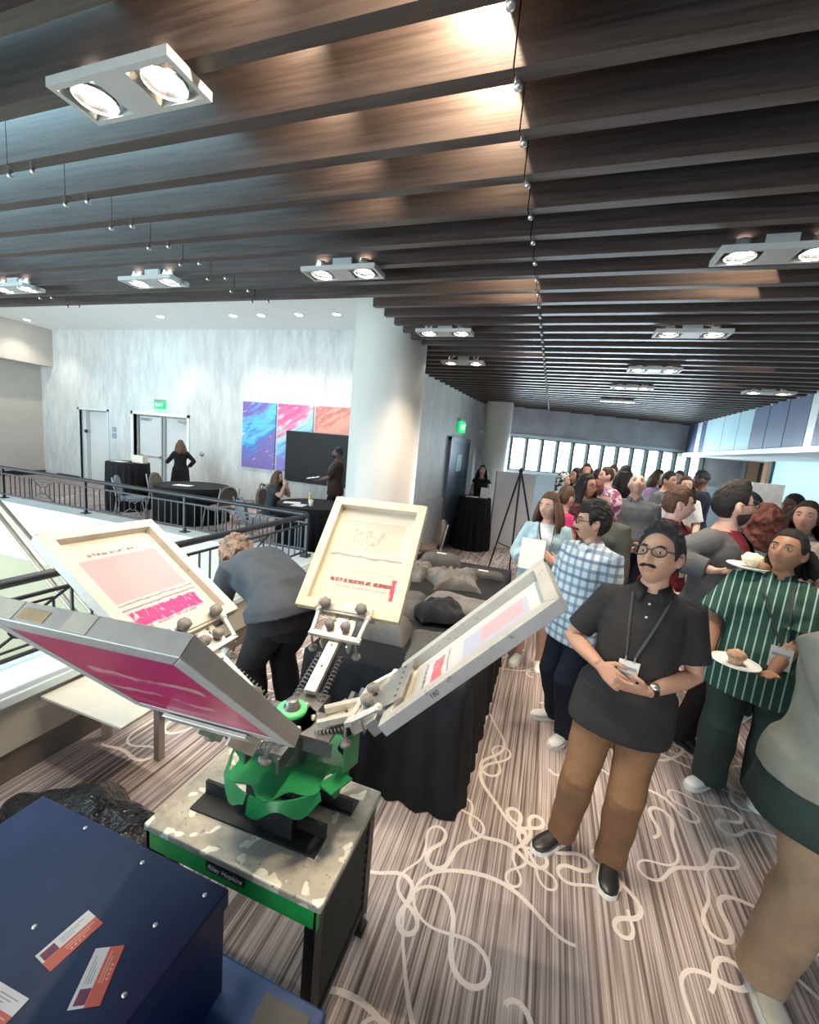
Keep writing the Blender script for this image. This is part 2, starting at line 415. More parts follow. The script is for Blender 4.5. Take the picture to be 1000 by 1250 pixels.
struct(MB().bx(4.62,4.85,12.75,13.1,0,2.36).build('post_1', M_OAK)); struct(MB().bx(4.62,4.8,11.75,11.95,0,2.36).build('post_2', M_OAK))
struct(MB().bx(-8,5.7,-4.1,-4,0,3.5).build('wall_behind', M_WALLPLAIN))

# ------------------------------------------------------------------ curb, railing, stair rails at the void
cb = MB(); cb.bx(-2.76,-2.5,-4,4.46,.18,.50); cb.bx(-14,-2.5,4.2,4.46,-.35,.50); cb.bx(-2.76,-2.62,-4,4.46,-.4,.18)
struct(cb.build('wall_curb', M_CURB))
cp = MB(); cp.bx(-2.80,-2.47,-4,4.49,.50,.545); cp.bx(-14,-2.80,4.17,4.49,.50,.545); cp.bx(-2.47,-2.455,-4,4.49,.46,.515)
struct(cp.build('trim_8', M_TRIMW, None, False, .008))
struct(MB().bx(-2.62,-2.52,-4,4.46,0,.18).build('baseboard_curb', M_SKIRT))
struct(MB().bx(-14,-2.76,4.24,4.4,-3.3,-.35).bx(-2.74,-2.64,-4,4.4,-3.3,-.4).build('wall_void', plain('pale_yellow_wall', (.33,.31,.21), .6, var=.04, scale=2)))
M_IRON = plain('dark_wrought_iron', (.035,.037,.042), .42, .6, var=.15)
def railing(name, label, p0, p1, groups):
    p0 = V(p0); p1 = V(p1); L_ = (p1-p0).length; d = (p1-p0)/L_; r = empty(name, label, 'railing', p0)
    Z = V((0,0,1)); z0, z1, zt = .07, .40, .50
    def P(s, z): return d*s+Z*z
    MB().tube([P(0,zt),P(L_,zt)], (.03,.022), 10).build('handrail', M_IRON, r)
    m_ = MB(); m_.bar(P(0,z1), P(L_,z1), .022, .018); m_.bar(P(0,z0), P(L_,z0), .022, .018); m_.build('rail', M_IRON, r)
    s = 0.0; pat = 0
    while s < L_+.01:
        m_ = MB(); m_.bar(P(min(s,L_),0), P(min(s,L_),zt), .032, .032, d); m_.box(P(min(s,L_),.006), (.1,.1,.012)); m_.build('post', M_IRON, r)
        e = min(s+1.9, L_)
        if e-s > .3:
            # ring-and-cross panel in the middle, balusters to the sides
            c = (s+e)/2 if e-s > 1 else None; hw = .26
            t = s+.115
            while t < e-.06:
                if c is None or abs(t-c) > hw+.03: MB().bar(P(t,z0), P(t,z1), .013, .013, d).build('baluster', M_IRON, r)
                t += .115
            if c is not None:
                q = MB(); zc = (z0+z1)/2
                for sx in (-hw, hw): q.bar(P(c+sx,z0), P(c+sx,z1), .014, .014, d)
                a_, b_ = hw*.62, (z1-z0)*.36
                cs = [P(c-a_,zc-b_),P(c+a_,zc-b_),P(c+a_,zc+b_),P(c-a_,zc+b_)]
                for i in range(4): q.bar(cs[i], cs[(i+1)%4], .012, .012)
                q.tube([P(c+.062*cos(u*pi/10), zc+.062*sin(u*pi/10)) for u in range(21)], .007, 6)
                for sx in (-1,1):
                    for sz in (-1,1): q.bar(P(c+sx*.044,zc+sz*.044), P(c+sx*hw,zc+sz*(z1-z0)/2), .012, .012)
                q.build('ornament_panel', M_IRON, r)
        s += 1.9
    return r
railing('iron_railing', 'dark iron railing with ring panels along the far side of the opening', (-2.70,4.34,.545), (-13.9,4.34,.545), 1)
railing('iron_railing', 'dark iron railing with ring panels running beside the bending person', (-2.66,4.27,.545), (-2.66,-2.0,.545), 1)
for i, (a, b, lab) in enumerate((((-5.75,3.0,.62),(-4.45,3.0,-.35),'bronze stair handrail sloping down into the opening, upper one'), ((-5.9,3.3,.40),(-4.4,3.3,-.62),'bronze stair handrail sloping down into the opening, lower one'))):
    d_ = V(b)-V(a); e_ = V(a)+d_*3.2
    h = MB(); h.tube([V(a)-d_*.6, e_], (.035,.025), 8); o = tag(h.build('stair_handrail', plain('bronze_rail', (.26,.22,.17), .4, .5)), lab, 'handrail')
# ------------------------------------------------------------------ screen printing press on its stand
M_GREEN = plain('bright_green_enamel', (.012,.30,.06), .35, var=.12, scale=9)
M_GREEND = plain('deep_green_enamel', (.010,.17,.05), .35, var=.15, scale=9)
M_ZINC = plain('zinc_plated_steel', (.66,.62,.55), .36, .7, var=.12, scale=25)
M_KNOB = plain('grey_plastic_knob', (.16,.145,.135), .6, var=.15, scale=30)
M_BRKT = plain('black_powder_coat', (.014,.014,.015), .5, var=.3, scale=18)
def m_worktop():
    m, N, L, P = newmat('paint_spotted_steel_top'); vec = coord(N, L)
    f = noise_(N, L, vec, 7, 6, .7); g = noise_(N, L, vec, 16, 2, .4); h = noise_(N, L, vec, 60, 3)
    c = ramp(N, L, f, [(.3, (.26,.24,.20)), (.5, (.42,.39,.33)), (.7, (.52,.49,.42))])
    c = mixc(N, L, ramp(N, L, g, [(.60, (0,0,0)), (.625, (1,1,1))]), c, (.80,.77,.68))
    c = mixc(N, L, ramp(N, L, h, [(.64, (0,0,0)), (.68, (1,1,1))]), c, (.22,.2,.17))
    L.new(c, P.inputs['Base Color']); P.inputs['Roughness'].default_value = .42; P.inputs['Metallic'].default_value = .15; return m
M_TOP = m_worktop()
st = empty('press_stand', 'green and black metal stand with a paint-spotted steel top under the press', 'stand', (-.803,1.148,0))
SX0, SX1, SY0, SY1 = -.342, .342, -.227, .228
MB().bx(SX0,SX1,SY0,SY1,.592,.62).build('top', M_TOP, st, False, .006)
ap = MB(); ap.bx(SX0+.012,SX1-.012,SY0+.006,SY0+.02,.525,.592); ap.bx(SX0+.012,SX1-.012,SY1-.02,SY1-.006,.525,.592); ap.bx(SX0+.006,SX0+.02,SY0+.006,SY1-.006,.525,.592)
ap.build('apron', M_GREEN, st)
for sx in (SX0+.03, SX1-.04):
    for sy in (SY0+.03, SY1-.03):
        q = MB(); q.bx(sx-.024,sx+.024,sy-.004,sy+.004,.012,.59); q.bx(sx-.004+(.02 if sx>0 else -.02),sx+.004+(.02 if sx>0 else -.02),sy-.024,sy+.024,.012,.59); q.bx(sx-.03,sx+.03,sy-.03,sy+.03,0,.012)
        g = q.build('leg', M_BRKT, st)
        MB().lathe([(.008,-.004),(.008,.004)], (sx+.028 if sx>0 else sx-.028, sy, .07), 10, 0, Matrix.Rotation(pi/2,3,'Y')).build('bolt', M_ZINC, g)
lv = MB()
for i in range(9): lv.bar((SX1-.03,SY0+.06,.50-i*.042), (SX1-.03,SY1-.06,.50-i*.042), .012, .03, (.6,0,1))
lv.bx(SX1-.034,SX1-.018,SY0+.05,SY1-.05,.10,.13); lv.bx(SX1-.034,SX1-.018,SY0+.05,SY1-.05,.53,.59)
lv.build('louvred_side', M_BRKT, st)
for sy in (SY0+.02, SY1-.03): MB().bx(SX0+.03,SX1-.04,sy,sy+.012,.05,.14).build('lower_rail', M_GREEN, st)
MB().bx(-.077,.071,SY0+.002,SY0+.006,.555,.587).build('nameplate', M_BLACK, st)
def text_mesh(s, size, font_shear=0.0, ext=.0006):
    cu = bpy.data.curves.new('t', 'FONT'); cu.body = s; cu.size = size; cu.shear = font_shear; cu.extrude = ext; cu.align_x = 'CENTER'; cu.align_y = 'CENTER'
    o = bpy.data.objects.new('t', cu); COL.objects.link(o); bpy.context.view_layer.update()
    me = bpy.data.meshes.new_from_object(o.evaluated_get(bpy.context.evaluated_depsgraph_get())); bpy.data.objects.remove(o); return me
o = link('nameplate_lettering', text_mesh('Riley Hopkins', .024, .25), M_WHITEPL, [c for c in st.children if c.name == 'nameplate'][0], (-.003, SY0+.0015, .571)); o.rotation_euler = (pi/2,0,0)

pr = empty('screen_printing_press', 'four-arm screen printing press with green rotor bolted on the steel stand', 'printing press', (-.74,1.156,.62))
HUB = V((-.74,1.156,.62))
def W2(p): return V(p)-HUB
b = MB(); rt = Matrix.Rotation(radians(-1),3,'Z')
b.bar(W2((-1.05,1.06,.624)), W2((-.555,1.075,.624)), .075, .008); b.bar(W2((-1.05,1.10,.65)), W2((-.555,1.112,.65)), .012, .052)
b.bar(W2((-.98,1.25,.624)), W2((-.52,1.26,.624)), .07, .008); b.bar(W2((-.98,1.23,.65)), W2((-.52,1.24,.65)), .012, .052)
b.build('base_channel', M_BRKT, pr)
b = MB(); b.bx(-.115,.065,-.085,.06,.01,.185); b.bx(-.06,.085,-.10,-.085,.0,.15); b.bx(.065,.075,-.085,.06,.0,.19)
b.build('pedestal', M_BRKT, pr, False, .004)
# green rotor with scalloped skirts
def scallop(z, r0, amp, n=72, ph=0.0, lobes=8):
    return [V((r*cos(t), r*sin(t), z)) for t, r in ((2*pi*i/n, r0+amp*sin(lobes*2*pi*i/n+ph)) for i in range(n))]
b = MB(); b.loft([scallop(.222,.185,.02), scallop(.228,.187,.02), scallop(.228,.03,0), scallop(.222,.03,0)], 0, False, False)
def skirt(t0, t1, r, zt, drop):
    n = 40; vs = []
    for i in range(n+1):
        t = t0+(t1-t0)*i/n; dz = drop*(.70+.30*sin(i/n*pi*3.2+.6))
        for rr in (r, r+.006): vs += [(rr*cos(t), rr*sin(t), zt), (rr*1.06*cos(t), rr*1.06*sin(t), zt-dz)]
    fs = []
    for i in range(n):
        a = 4*i; c = 4*(i+1); fs += [(a,a+1,c+1,c),(a+2,c+2,c+3,a+3),(a,c,c+2,a+2),(a+1,a+3,c+3,c+1)]
    return vs, fs
for t0, t1 in ((196,264),(267,332),(346,392)): b.add(*skirt(radians(t0), radians(t1), .195, .226, .062))
b.box((.225,.02,.30), (.006,.075,.13), Matrix.Rotation(radians(-15),3,'Z')); b.box((.21,-.05,.235), (.06,.09,.006), Matrix.Rotation(radians(-20),3,'Z'))
b.box((-.20,-.02,.285), (.09,.06,.006)); b.lathe([(.05,.18),(.05,.34)], (0,0,0), 24)
b.build('green_rotor', M_GREEND, pr)
b = MB()
for k in range(4):
    M = Matrix.Rotation(radians(90*k+4),3,'Z')
    b.box(M @ V((.095,0,.362)), (.15,.13,.012), M); b.box(M @ V((.13,.058,.335)), (.10,.008,.05), M); b.box(M @ V((.13,-.058,.335)), (.10,.008,.05), M)
b.lathe([(.085,.352),(.085,.368)], (0,0,0), 32); b.lathe([(.06,.22),(.06,.36)], (0,0,0), 24)
b.build('head_plate', M_STEELD, pr)
b = MB(); b.lathe([(.026,.392),(.050,.392),(.052,.40),(.050,.408),(.026,.408)], (0,0,0), 32); b.build('green_ring', plain('light_green_ring', (.10,.62,.20), .4), pr)
b = MB(); b.lathe([(.04,.368),(.04,.392)], (0,0,0), 24); b.build('spacer', M_BLACK, pr)
b = MB(); b.lathe([(.030,.405),(.030,.412),(.021,.414),(.021,.434),(.017,.438),(0,.438)], (0,0,0), 24); b.build('hub_bolt', M_STEELD, pr)
for k in range(6):
    t = radians(60*k+20); MB().lathe([(.010,.368),(.010,.38),(.004,.384)], (.075*cos(t), .075*sin(t), 0), 6).build('bolt', M_ZINC, pr)

def frame_axes(az, tilt, roll):
    az, tilt, roll = radians(az), radians(tilt), radians(roll)
    u = V((cos(az)*cos(tilt), sin(az)*cos(tilt), sin(tilt))); v = V((-sin(az), cos(az), 0)); n = u.cross(v)
    v2 = v*cos(roll)+n*sin(roll); return u, v2, u.cross(v2)
def knob_at(mb, c, ax, r=.019, h=.022):
    """lobed hand knob"""
    q = V((0,0,1)).rotation_difference(ax).to_matrix(); n = 28
    def ring(rr, z): return [V(c)+q @ V(((rr*(1+.07*cos(7*2*pi*i/n)))*cos(2*pi*i/n), (rr*(1+.07*cos(7*2*pi*i/n)))*sin(2*pi*i/n), z)) for i in range(n)]
    mb.loft([ring(r*.5,-.012), ring(r*.55,0), ring(r,.003), ring(r*1.05,h*.5), ring(r*.95,h*.9), ring(r*.55,h*1.12), ring(r*.1,h*1.15)])
def spring(mb, a, b_, r=.010, turns=12):
    a = V(a); b_ = V(b_); d = (b_-a); q = V((0,0,1)).rotation_difference(d.normalized()).to_matrix(); n = turns*10
    mb.tube([a+d*(i/n)+q @ V((r*cos(2*pi*i/10), r*sin(2*pi*i/10), 0)) for i in range(n+1)], .0028, 5)
    mb.tube([a, a+d*.06], .004, 6); mb.tube([b_-d*.06, b_], .004, 6)
SCR = dict(A=((-.748,.793,1.193), 267.4, 49.9, 5.2, .501, .50), B=((-1.259,1.257,1.162), 182.1, 34.5, 2.3, .616, .50),
           C=((-.786,1.61,1.199), 94.5, 49.5, -1.3, .61, .50), D=((-.435,1.31,1.09), 6.0, 46.7, 3.0, .69, .385))
def head(key, style):
    c, az, tl, ro, L_, W_ = SCR[key]; c = W2(c); u, v, n = frame_axes(az, tl, ro)
    side = 1 if key == 'A' else -1              # the frame body lies on +n for A, on -n for the others
    top = n*(.045 if key == 'A' else 0.0)       # upper face of the frame
    rad = V((cos(radians(az)), sin(radians(az)), 0)); piv = rad*.115+V((0,0,.375))
    end = c-u*.03-n*(.03 if key != 'A' else -.0)
    d = (end-piv); dn = d.normalized(); tv = V((-rad.y, rad.x, 0)); up = dn.cross(tv).normalized()
    hd = empty('tmp', '', '');  bpy.data.objects.remove(hd)
    a = MB(); a.bar(piv+dn*.02, end-dn*.05, .046, .028, up); arm = a.build('print_arm', M_ZINC, pr, False, .003)
    a = MB(); 
    for s in (-.3,.25): a.lathe([(.006,.014),(.006,.02)], piv+d*(.5+s*.5), 8, 0, V((0,0,1)).rotation_difference(up).to_matrix())
    a.build('rivet', M_STEELD, arm)
    for s in (-1, 1):
        sp = MB(); spring(sp, piv+tv*(.052*s)-rad*.01+up*-.012, piv+d*.55+tv*(.046*s)-up*.02); sp.build('spring', M_STEELD, arm)
    # hinge plates under the clamp
    for s in (-1,1): MB().bar(end-dn*.13+tv*(.06*s)-up*.02, end+tv*(.05*s), .008, .05, up).build('hinge_plate', M_ZINC, pr)
    pl = end-dn*.05; cp_ = MB(); M = Matrix((tv, dn, up)).transposed()
    cp_.box(pl+up*.024, (.135,.115,.010), M); cp_.box(pl-dn*.06+up*.026, (.235,.024,.018), M)
    for s in (-1,1): cp_.tube([pl-dn*.06+tv*.105*s+up*.03, pl+dn*.045+tv*.115*s+up*.05], .011, 8); cp_.sphere(pl+dn*.045+tv*.115*s+up*.05, .016, 10, 8)
    cp = cp_.build('clamp_plate', M_ZINC, pr, False, .002)
    for s in (-1,1):
        kb = MB(); knob_at(kb, pl+tv*.036*s-dn*.018+up*.04, up, .021, .026); kb.build('knob', M_KNOB, cp)
    for s in (-1,1):
        kb = MB(); knob_at(kb, pl-dn*.085+tv*.10*s-up*.035, -up, .018, .016); kb.tube([pl-dn*.075+tv*.10*s+up*.02, pl-dn*.085+tv*.10*s-up*.035], .005, 8); kb.build('adjuster_knob', M_KNOB, cp)
    for sx in (-1,1):
        for sy in (0,1): 
            kb = MB(); kb.lathe([(.007,0),(.007,.007)], pl+tv*.03*sx+dn*(.022+.022*sy)+up*.029, 6, 0, V((0,0,1)).rotation_difference(up).to_matrix()); kb.build('bolt', M_STEELD, cp)
    # frame clamp along the inner edge of the screen
    e0 = c+top
    if style == 'bar':
        fc = MB(); Mf = Matrix((v, u, n)).transposed()
        fc.box(e0+u*.016+n*.012, (.26,.036,.014), Mf); fc.box(e0-u*.008-n*.012, (.26,.010,.055), Mf); fc.box(e0+u*.01-n*.053, (.26,.04,.010), Mf)
        fc.box(e0+u*.016+n*.022+v*.13, (.012,.04,.03), Mf)
        f_ = fc.build('frame_clamp', M_ZINC, pr, False, .002)
        for s in (-1,1):
            kb = MB(); knob_at(kb, e0+v*.085*s+u*.016+n*.032, n, .024, .03); kb.build('knob', M_KNOB, f_)
    else:                                        # folded aluminium clamp with a curled back edge
        fc = MB(); pr_ = []
        for i in range(15):
            t = i/14; x_ = -.115+.20*t; z_ = .030-.024*t if t > .2 else .030-.10*(.2-t)*2+.004
            if t < .2: z_ = .030-.9*(.2-t)**2*1.4-.002
            pr_.append((x_, z_))
        rings = [[e0+v*s_+u*x_+n*z_ for x_, z_ in pr_]+[e0+v*s_+u*x_+n*(z_-.004) for x_, z_ in reversed(pr_)] for s_ in (-.115,.115)]
        fc.loft(rings, 0, True, False); fc.box(e0-u*.07-n*.03, (.22,.05,.05), Matrix((v,u,n)).transposed())
        f_ = fc.build('frame_clamp', M_METAL, pr)
        for i in range(6):
            hb = MB(); hb.lathe([(.005,0),(.005,.003)], e0+v*(-.09+.036*i)+u*.055+n*.0095, 8, 0, V((0,0,1)).rotation_difference(n).to_matrix()); hb.build('bolt', M_STEELD, f_)
        kb = MB(); knob_at(kb, piv+d*.2+tv*.07, tv, .02, .025); kb.build('adjuster_knob', M_KNOB, arm)
        for i in range(5):
            q = MB(); q.bar(piv+d*(.25+.15*i)+tv*(.085+.004*i)-up*.01, piv+d*(.33+.15*i)+tv*(.11+.004*i)+up*.02, .02, .03, up); q.build('bracket', M_STEELD, arm)
        q = MB(); q.bar(piv+tv*.03+up*.03, end+tv*.03+up*.012, .026, .022, up); q.bar(piv-tv*.035+up*.02, end-tv*.06+up*.01, .022, .02, up); q.build('link_bar', M_ZINC, arm)
for k_, s_ in (('C','bar'),('B','bar'),('A','bar'),('D','folded')): head(k_, s_)

# screens: own local frame (x out from the hub, y across, z up through the mesh)
def lin(N, L, x, a, b):   # 0..1 box window with soft edges
    lo = N.new('ShaderNodeMapRange'); lo.interpolation_type = 'SMOOTHSTEP'; L.new(x, lo.inputs[0]); lo.inputs[1].default_value = a-.003; lo.inputs[2].default_value = a+.003
    hi = N.new('ShaderNodeMapRange'); hi.interpolation_type = 'SMOOTHSTEP'; L.new(x, hi.inputs[0]); hi.inputs[1].default_value = b-.003; hi.inputs[2].default_value = b+.003
    return mth(N, L, 'SUBTRACT', lo.outputs[0], hi.outputs[0], True)
def m_ink(name, base, layers, rough=.45):
    """layers: (x0,x1,y0,y1,wobble,wobble scale,patchiness,colour)"""
    m, N, L, P = newmat(name); vec = coord(N, L); s = sep(N, L, vec)
    f = noise_(N, L, vec, 9, 4); col = mixc(N, L, f, tuple(x*.93 for x in base), tuple(min(1,x*1.05) for x in base))
    for i, (x0,x1,y0,y1,wob,ws,patch,c) in enumerate(layers):
        wn = noise_(N, L, coord(N, L, (1,1,1), 'Object', (0,0,0), (i*3.7,i*1.3,0)), ws, 3, .6)
        w = mth(N, L, 'MULTIPLY', mth(N, L, 'SUBTRACT', wn, .5), wob)
        xx = mth(N, L, 'ADD', s[0], w); yy = mth(N, L, 'ADD', s[1], mth(N, L, 'MULTIPLY', w, .6))
        k = mth(N, L, 'MULTIPLY', lin(N, L, xx, x0, x1), lin(N, L, yy, y0, y1))
        if patch:
            pn = noise_(N, L, coord(N, L, (1,2.6,1), 'Object', (0,0,0), (i*1.9,0,0)), 24, 4, .7)
            k = mth(N, L, 'MULTIPLY', k, ramp(N, L, pn, [(patch-.03, (0,0,0)), (patch+.03, (1,1,1))]))
        col = mixc(N, L, k, col, c)
    L.new(col, P.inputs['Base Color']); P.inputs['Roughness'].default_value = rough; return m
MAG = (.60,.012,.14); MAU = (.34,.255,.28); GRY = (.11,.10,.095)
MI = dict(
 A=m_ink('magenta_flooded_mesh', (.40,.02,.085), [(.0,.035,-.3,.3,.02,6,0,(.20,.02,.06)),(.045,.06,-.3,.3,.03,9,.42,(.24,.02,.08)),(.09,.105,-.3,.3,.04,7,0,(.55,.06,.15)),(.17,.195,-.19,.12,.16,4,0,(.50,.22,.22)),(.29,.315,-.14,.17,.20,4,0,(.50,.24,.23)),(.195,.29,-.12,.10,.15,5,.46,(.46,.02,.12)),(.40,.5,-.3,.3,.05,6,.5,(.36,.02,.12))], .3),
 B=m_ink('white_mesh_with_magenta_print', (.43,.385,.395), [(.24,.47,-.17,.17,.006,9,0,MAU),(.115,.185,-.16,.16,.035,26,.40,MAG),(.10,.112,-.16,.16,.01,30,.5,(.22,.16,.17)),(.200,.206,-.2,.2,.02,18,0,GRY),(.225,.230,-.2,.2,.025,14,0,GRY),(.485,.50,-.10,.12,.03,40,.5,GRY),(.05,.058,-.2,.2,.01,20,.45,GRY)]),
 C=m_ink('cream_mesh_with_brown_stains', (.50,.44,.375), [(.33,.50,-.16,.16,.012,9,0,(.46,.35,.29)),(.36,.45,-.06,.10,.06,20,.55,(.30,.22,.18)),(.29,.30,-.2,.2,.03,14,0,(.22,.2,.17)),(.155,.175,-.17,.14,.012,30,.42,(.20,.02,.03)),(.13,.14,-.15,.10,.012,40,.45,(.45,.25,.22)),(.10,.20,-.20,-.165,.03,20,.40,(.55,.02,.05)),(.215,.222,-.17,.17,.02,16,.4,(.42,.36,.30)),(.075,.08,-.17,.17,.02,16,.4,(.42,.36,.30)),(.52,.53,-.17,.17,.03,22,.5,(.5,.45,.38))]),
 D=m_ink('pale_mesh_with_red_patches', (.41,.41,.415), [(.30,.58,-.11,.09,.012,9,0,(.32,.32,.41)),(.38,.56,-.02,.09,.012,9,0,(.43,.27,.29)),(.16,.21,-.09,.09,.03,20,.40,(.60,.09,.11)),(.23,.235,-.11,.11,.02,18,0,GRY),(.12,.13,-.12,.12,.02,30,.45,GRY),(.06,.07,-.12,.12,.01,40,.45,(.45,.34,.12))]))
def m_frame(name, c, c2, rough, metal=0.0):
    m, N, L, P = newmat(name); vec = coord(N, L); f = noise_(N, L, vec, 5, 6, .7); g = noise_(N, L, vec, 19, 3, .6)
    col = ramp(N, L, f, [(.35, c2), (.6, c)]); col = mixc(N, L, ramp(N, L, g, [(.66, (0,0,0)), (.72, (1,1,1))]), col, tuple(x*.55 for x in c))
    L.new(col, P.inputs['Base Color']); P.inputs['Roughness'].default_value = rough; P.inputs['Metallic'].default_value = metal; return m
FM = dict(A=m_frame('stained_aluminium', (.50,.46,.42), (.40,.37,.33), .45, .35), B=m_frame('pale_painted_wood', (.58,.52,.43), (.48,.43,.35), .5),
          C=m_frame('cream_wood', (.60,.53,.38), (.50,.43,.29), .5), D=m_frame('scuffed_aluminium', (.44,.42,.39), (.37,.35,.32), .42, .3))
LB = dict(A='magenta-flooded silver screen nearest the camera, raised with its underside showing', B='white wooden screen with a magenta print strip, raised above the curb railing',
          C='cream wooden screen with brown stains, standing upright in front of the column', D='long silver screen with red patches, raised over the black cloth table')
M_PALETAPE = plain('pale_tape', (.50,.46,.38), .5)
def screen(key):
    c, az, tl, ro, L_, W_ = SCR[key]; u, v, n = frame_axes(az, tl, ro); M = Matrix((u, v, n)).transposed().to_4x4(); M.translation = V(c)
    r = empty('printing_screen', LB[key], 'printing screen'); r.matrix_world = M
    w, t = .045, .042; z0, z1 = (0, t) if key == 'A' else (-t, 0); h = W_/2; fb = MB()
    def bar(pts):   # mitred frame bar from 4 outline points
        fb.add([(x,y,z0) for x,y in pts]+[(x,y,z1) for x,y in pts], [(3,2,1,0),(4,5,6,7),(0,1,5,4),(1,2,6,5),(2,3,7,6),(3,0,4,7)])
    g = .0006
    bar([(0,-h+g),(w,-h+w),(w,h-w),(0,h-g)]); bar([(L_,h-g),(L_-w,h-w),(L_-w,-h+w),(L_,-h+g)])
    bar([(g,-h),(L_-g,-h),(L_-w,-h+w),(w,-h+w)]); bar([(L_-g,h),(g,h),(w,h-w),(L_-w,h-w)])
    fb.build('frame', FM[key], r, False, .002)
    zm = z0+.004 if key != 'A' else .002
    MB().bx(w*.6,L_-w*.6,-h+w*.6,h-w*.6,zm-.0008,zm+.0008).build('mesh', MI[key], r)
    if key != 'A':
        tp = MB(); b0 = zm+.0008
        for x0,x1,y0,y1 in ((w,w+.022,-h+w,h-w),(L_-w-.022,L_-w,-h+w,h-w),(w,L_-w,-h+w,-h+w+.018),(w,L_-w,h-w-.018,h-w)): tp.bx(x0,x1,y0,y1,b0,b0+.0006)
        tp.build('edge_tape', plain('off_white_tape', (.56,.52,.44), .5, var=.05), r)
    else:
        MB().bx(L_*.99,L_+.0012,-.14,-.07,.008,.030).build('masking_tape', plain('tan_tape', (.42,.29,.15), .5), r)
        for y0 in (-.21,-.02): MB().bx(L_+.0002,L_+.001,y0,y0+.06,.004,.040).build('masking_tape', M_PALETAPE, r)
    if key == 'D':
        o = link('size_mark', text_mesh('180', .022, .1, .0003), M_BLACK, r, (.22, -h-.0004, -.020)); o.rotation_euler = (pi/2,0,0)
for k_ in 'CBAD': screen(k_)

# ------------------------------------------------------------------ blue cabinet with postcards
M_BLUE = plain('deep_blue_enamel', (.006,.014,.062), .36, var=.25, scale=4, spec=.3)
M_BLUE2 = plain('mid_blue_enamel', (.010,.036,.12), .35, var=.15, scale=4, spec=.3)
bc = empty('blue_cabinet', 'deep blue metal cabinet with screwed top in the near corner beside the press', 'cabinet', (-.95,.40,0))
MB().bx(-.33,.343,-.5,.314,.80,.85).build('top_panel', M_BLUE, bc, False, .004)
MB().bx(-.32,.335,-.5,.306,.50,.80).build('body', M_BLUE, bc)
MB().bx(-.32,.60,-.5,.372,.05,.55).build('lower_housing', M_BLUE2, bc, False, .006)
MB().bx(.44,.57,.27,.345,.549,.553).build('slot', M_BLACK, bc)
for x, y in ((.30,.28),(.30,.08),(.10,.28),(.02,.09),(.26,-.06),(-.12,.29),(.25,.19)):
    MB().lathe([(.005,.85),(.005,.8518),(.002,.853)], (x,y,0), 10).build('screw', M_METAL, bc)
M_CARDW = plain('white_card', (.80,.77,.73), .5, var=.02); M_CARDR = plain('coral_card', (.66,.13,.075), .5, var=.05); M_MAROON = plain('maroon_print', (.20,.04,.08), .5, var=.4, scale=200)
M_INKPINK = plain('pink_text', (.80,.42,.34), .5); M_INKGREY = plain('grey_text', (.35,.33,.33), .5)
def card(p0, p1, w, label, z):
    """p0 -> p1 runs along the long edge"""
    p0 = V((*p0,z)); p1 = V((*p1,z)); L_ = (p1-p0).length; a = (p1-p0).angle(V((1,0,0))) * (1 if (p1-p0).y > 0 else -1)
    r = empty('postcard', label, 'postcard', p0, a, 'postcards on the blue cabinet')
    MB().bx(0,L_,-w/2,0,0,.0012).build('white_half', M_CARDW, r); MB().bx(0,L_,-w,-w/2,0,.0012).build('coral_half', M_CARDR, r)
    MB().bx(.004,L_*.30,-w*.49,-w*.12,.0012,.0015).build('picture', M_MAROON, r)
    t = MB()
    for i in range(3): t.bx(L_*.38,L_*(.86-.12*i),-w*(.16+.09*i)-.0016,-w*(.16+.09*i),.0012,.0014)
    t.build('text_line', M_INKGREY, r)
    t = MB()
    for i in range(2): t.bx(L_*.36,L_*(.92-.1*i),-w*(.62+.1*i)-.002,-w*(.62+.1*i),.0012,.0014)
    for i in range(4): t.lathe([(.0024,.0012),(.0024,.0014)], (L_*(.42+.08*i), -w*.86, 0), 8)
    t.build('text_line', M_INKPINK, r)
card((-.87,.457), (-.86,.555), .055, 'coral and white postcard lying nearest the far edge of the blue cabinet', .8502)
card((-.725,.425), (-.773,.511), .055, 'coral and white postcard lying nearest the right edge of the blue cabinet', .8502)
bpy.data.objects['postcard.001'].scale = (1,1,1)
card((-.905,.405), (-.806,.41), .055, 'coral and white postcard cut off by the bottom of the picture', .8502)
# crumpled black plastic bag on the floor behind the cabinet
def bagfn(i, j):
    a = 2*pi*i; t = j*pi*.5; r_ = cos(t)
    x, y, z = -1.66+.52*r_*cos(a), 1.04+.23*r_*sin(a), .33*sin(t)**.7
    q = V((x,y,z)); d_ = noise.turbulence_vector(q*4, 2, False)*.07; d_.z *= .6
    q = q+d_+V((0,0,noise.ridged_multi_fractal(q*5,1,2,2,1,2)*.014)); q.z = max(q.z, .002); return q
mb = MB(); mb.grid(bagfn, 120, 50)
m, N, L, P = newmat('black_plastic_film'); P.inputs['Base Color'].default_value = (.012,.012,.014,1); P.inputs['Roughness'].default_value = .13; P.inputs['Specular IOR Level'].default_value = .3
bump(N, L, P, noise_(N, L, coord(N, L), 19, 3, .5), .9, .03)
tag(mb.build('plastic_bag', m, None, True), 'crumpled shiny black plastic bag on the carpet behind the blue cabinet', 'bag')
# low beige side bench by the curb
bn = empty('folding_bench', 'low beige board on posts pushed against the curb wall', 'bench', (-2.16,1.57,0))
MB().bx(-.30,.30,-.19,.19,.425,.44).build('board', plain('pale_beige_board', (.50,.46,.39), .45, var=.06), bn, False, .003)
for x, y in ((.19,.12),(-.24,.12)): MB().bx(x-.02,x+.02,y-.02,y+.02,0,.425).build('post', plain('taupe_metal', (.33,.29,.26), .45, .3), bn)
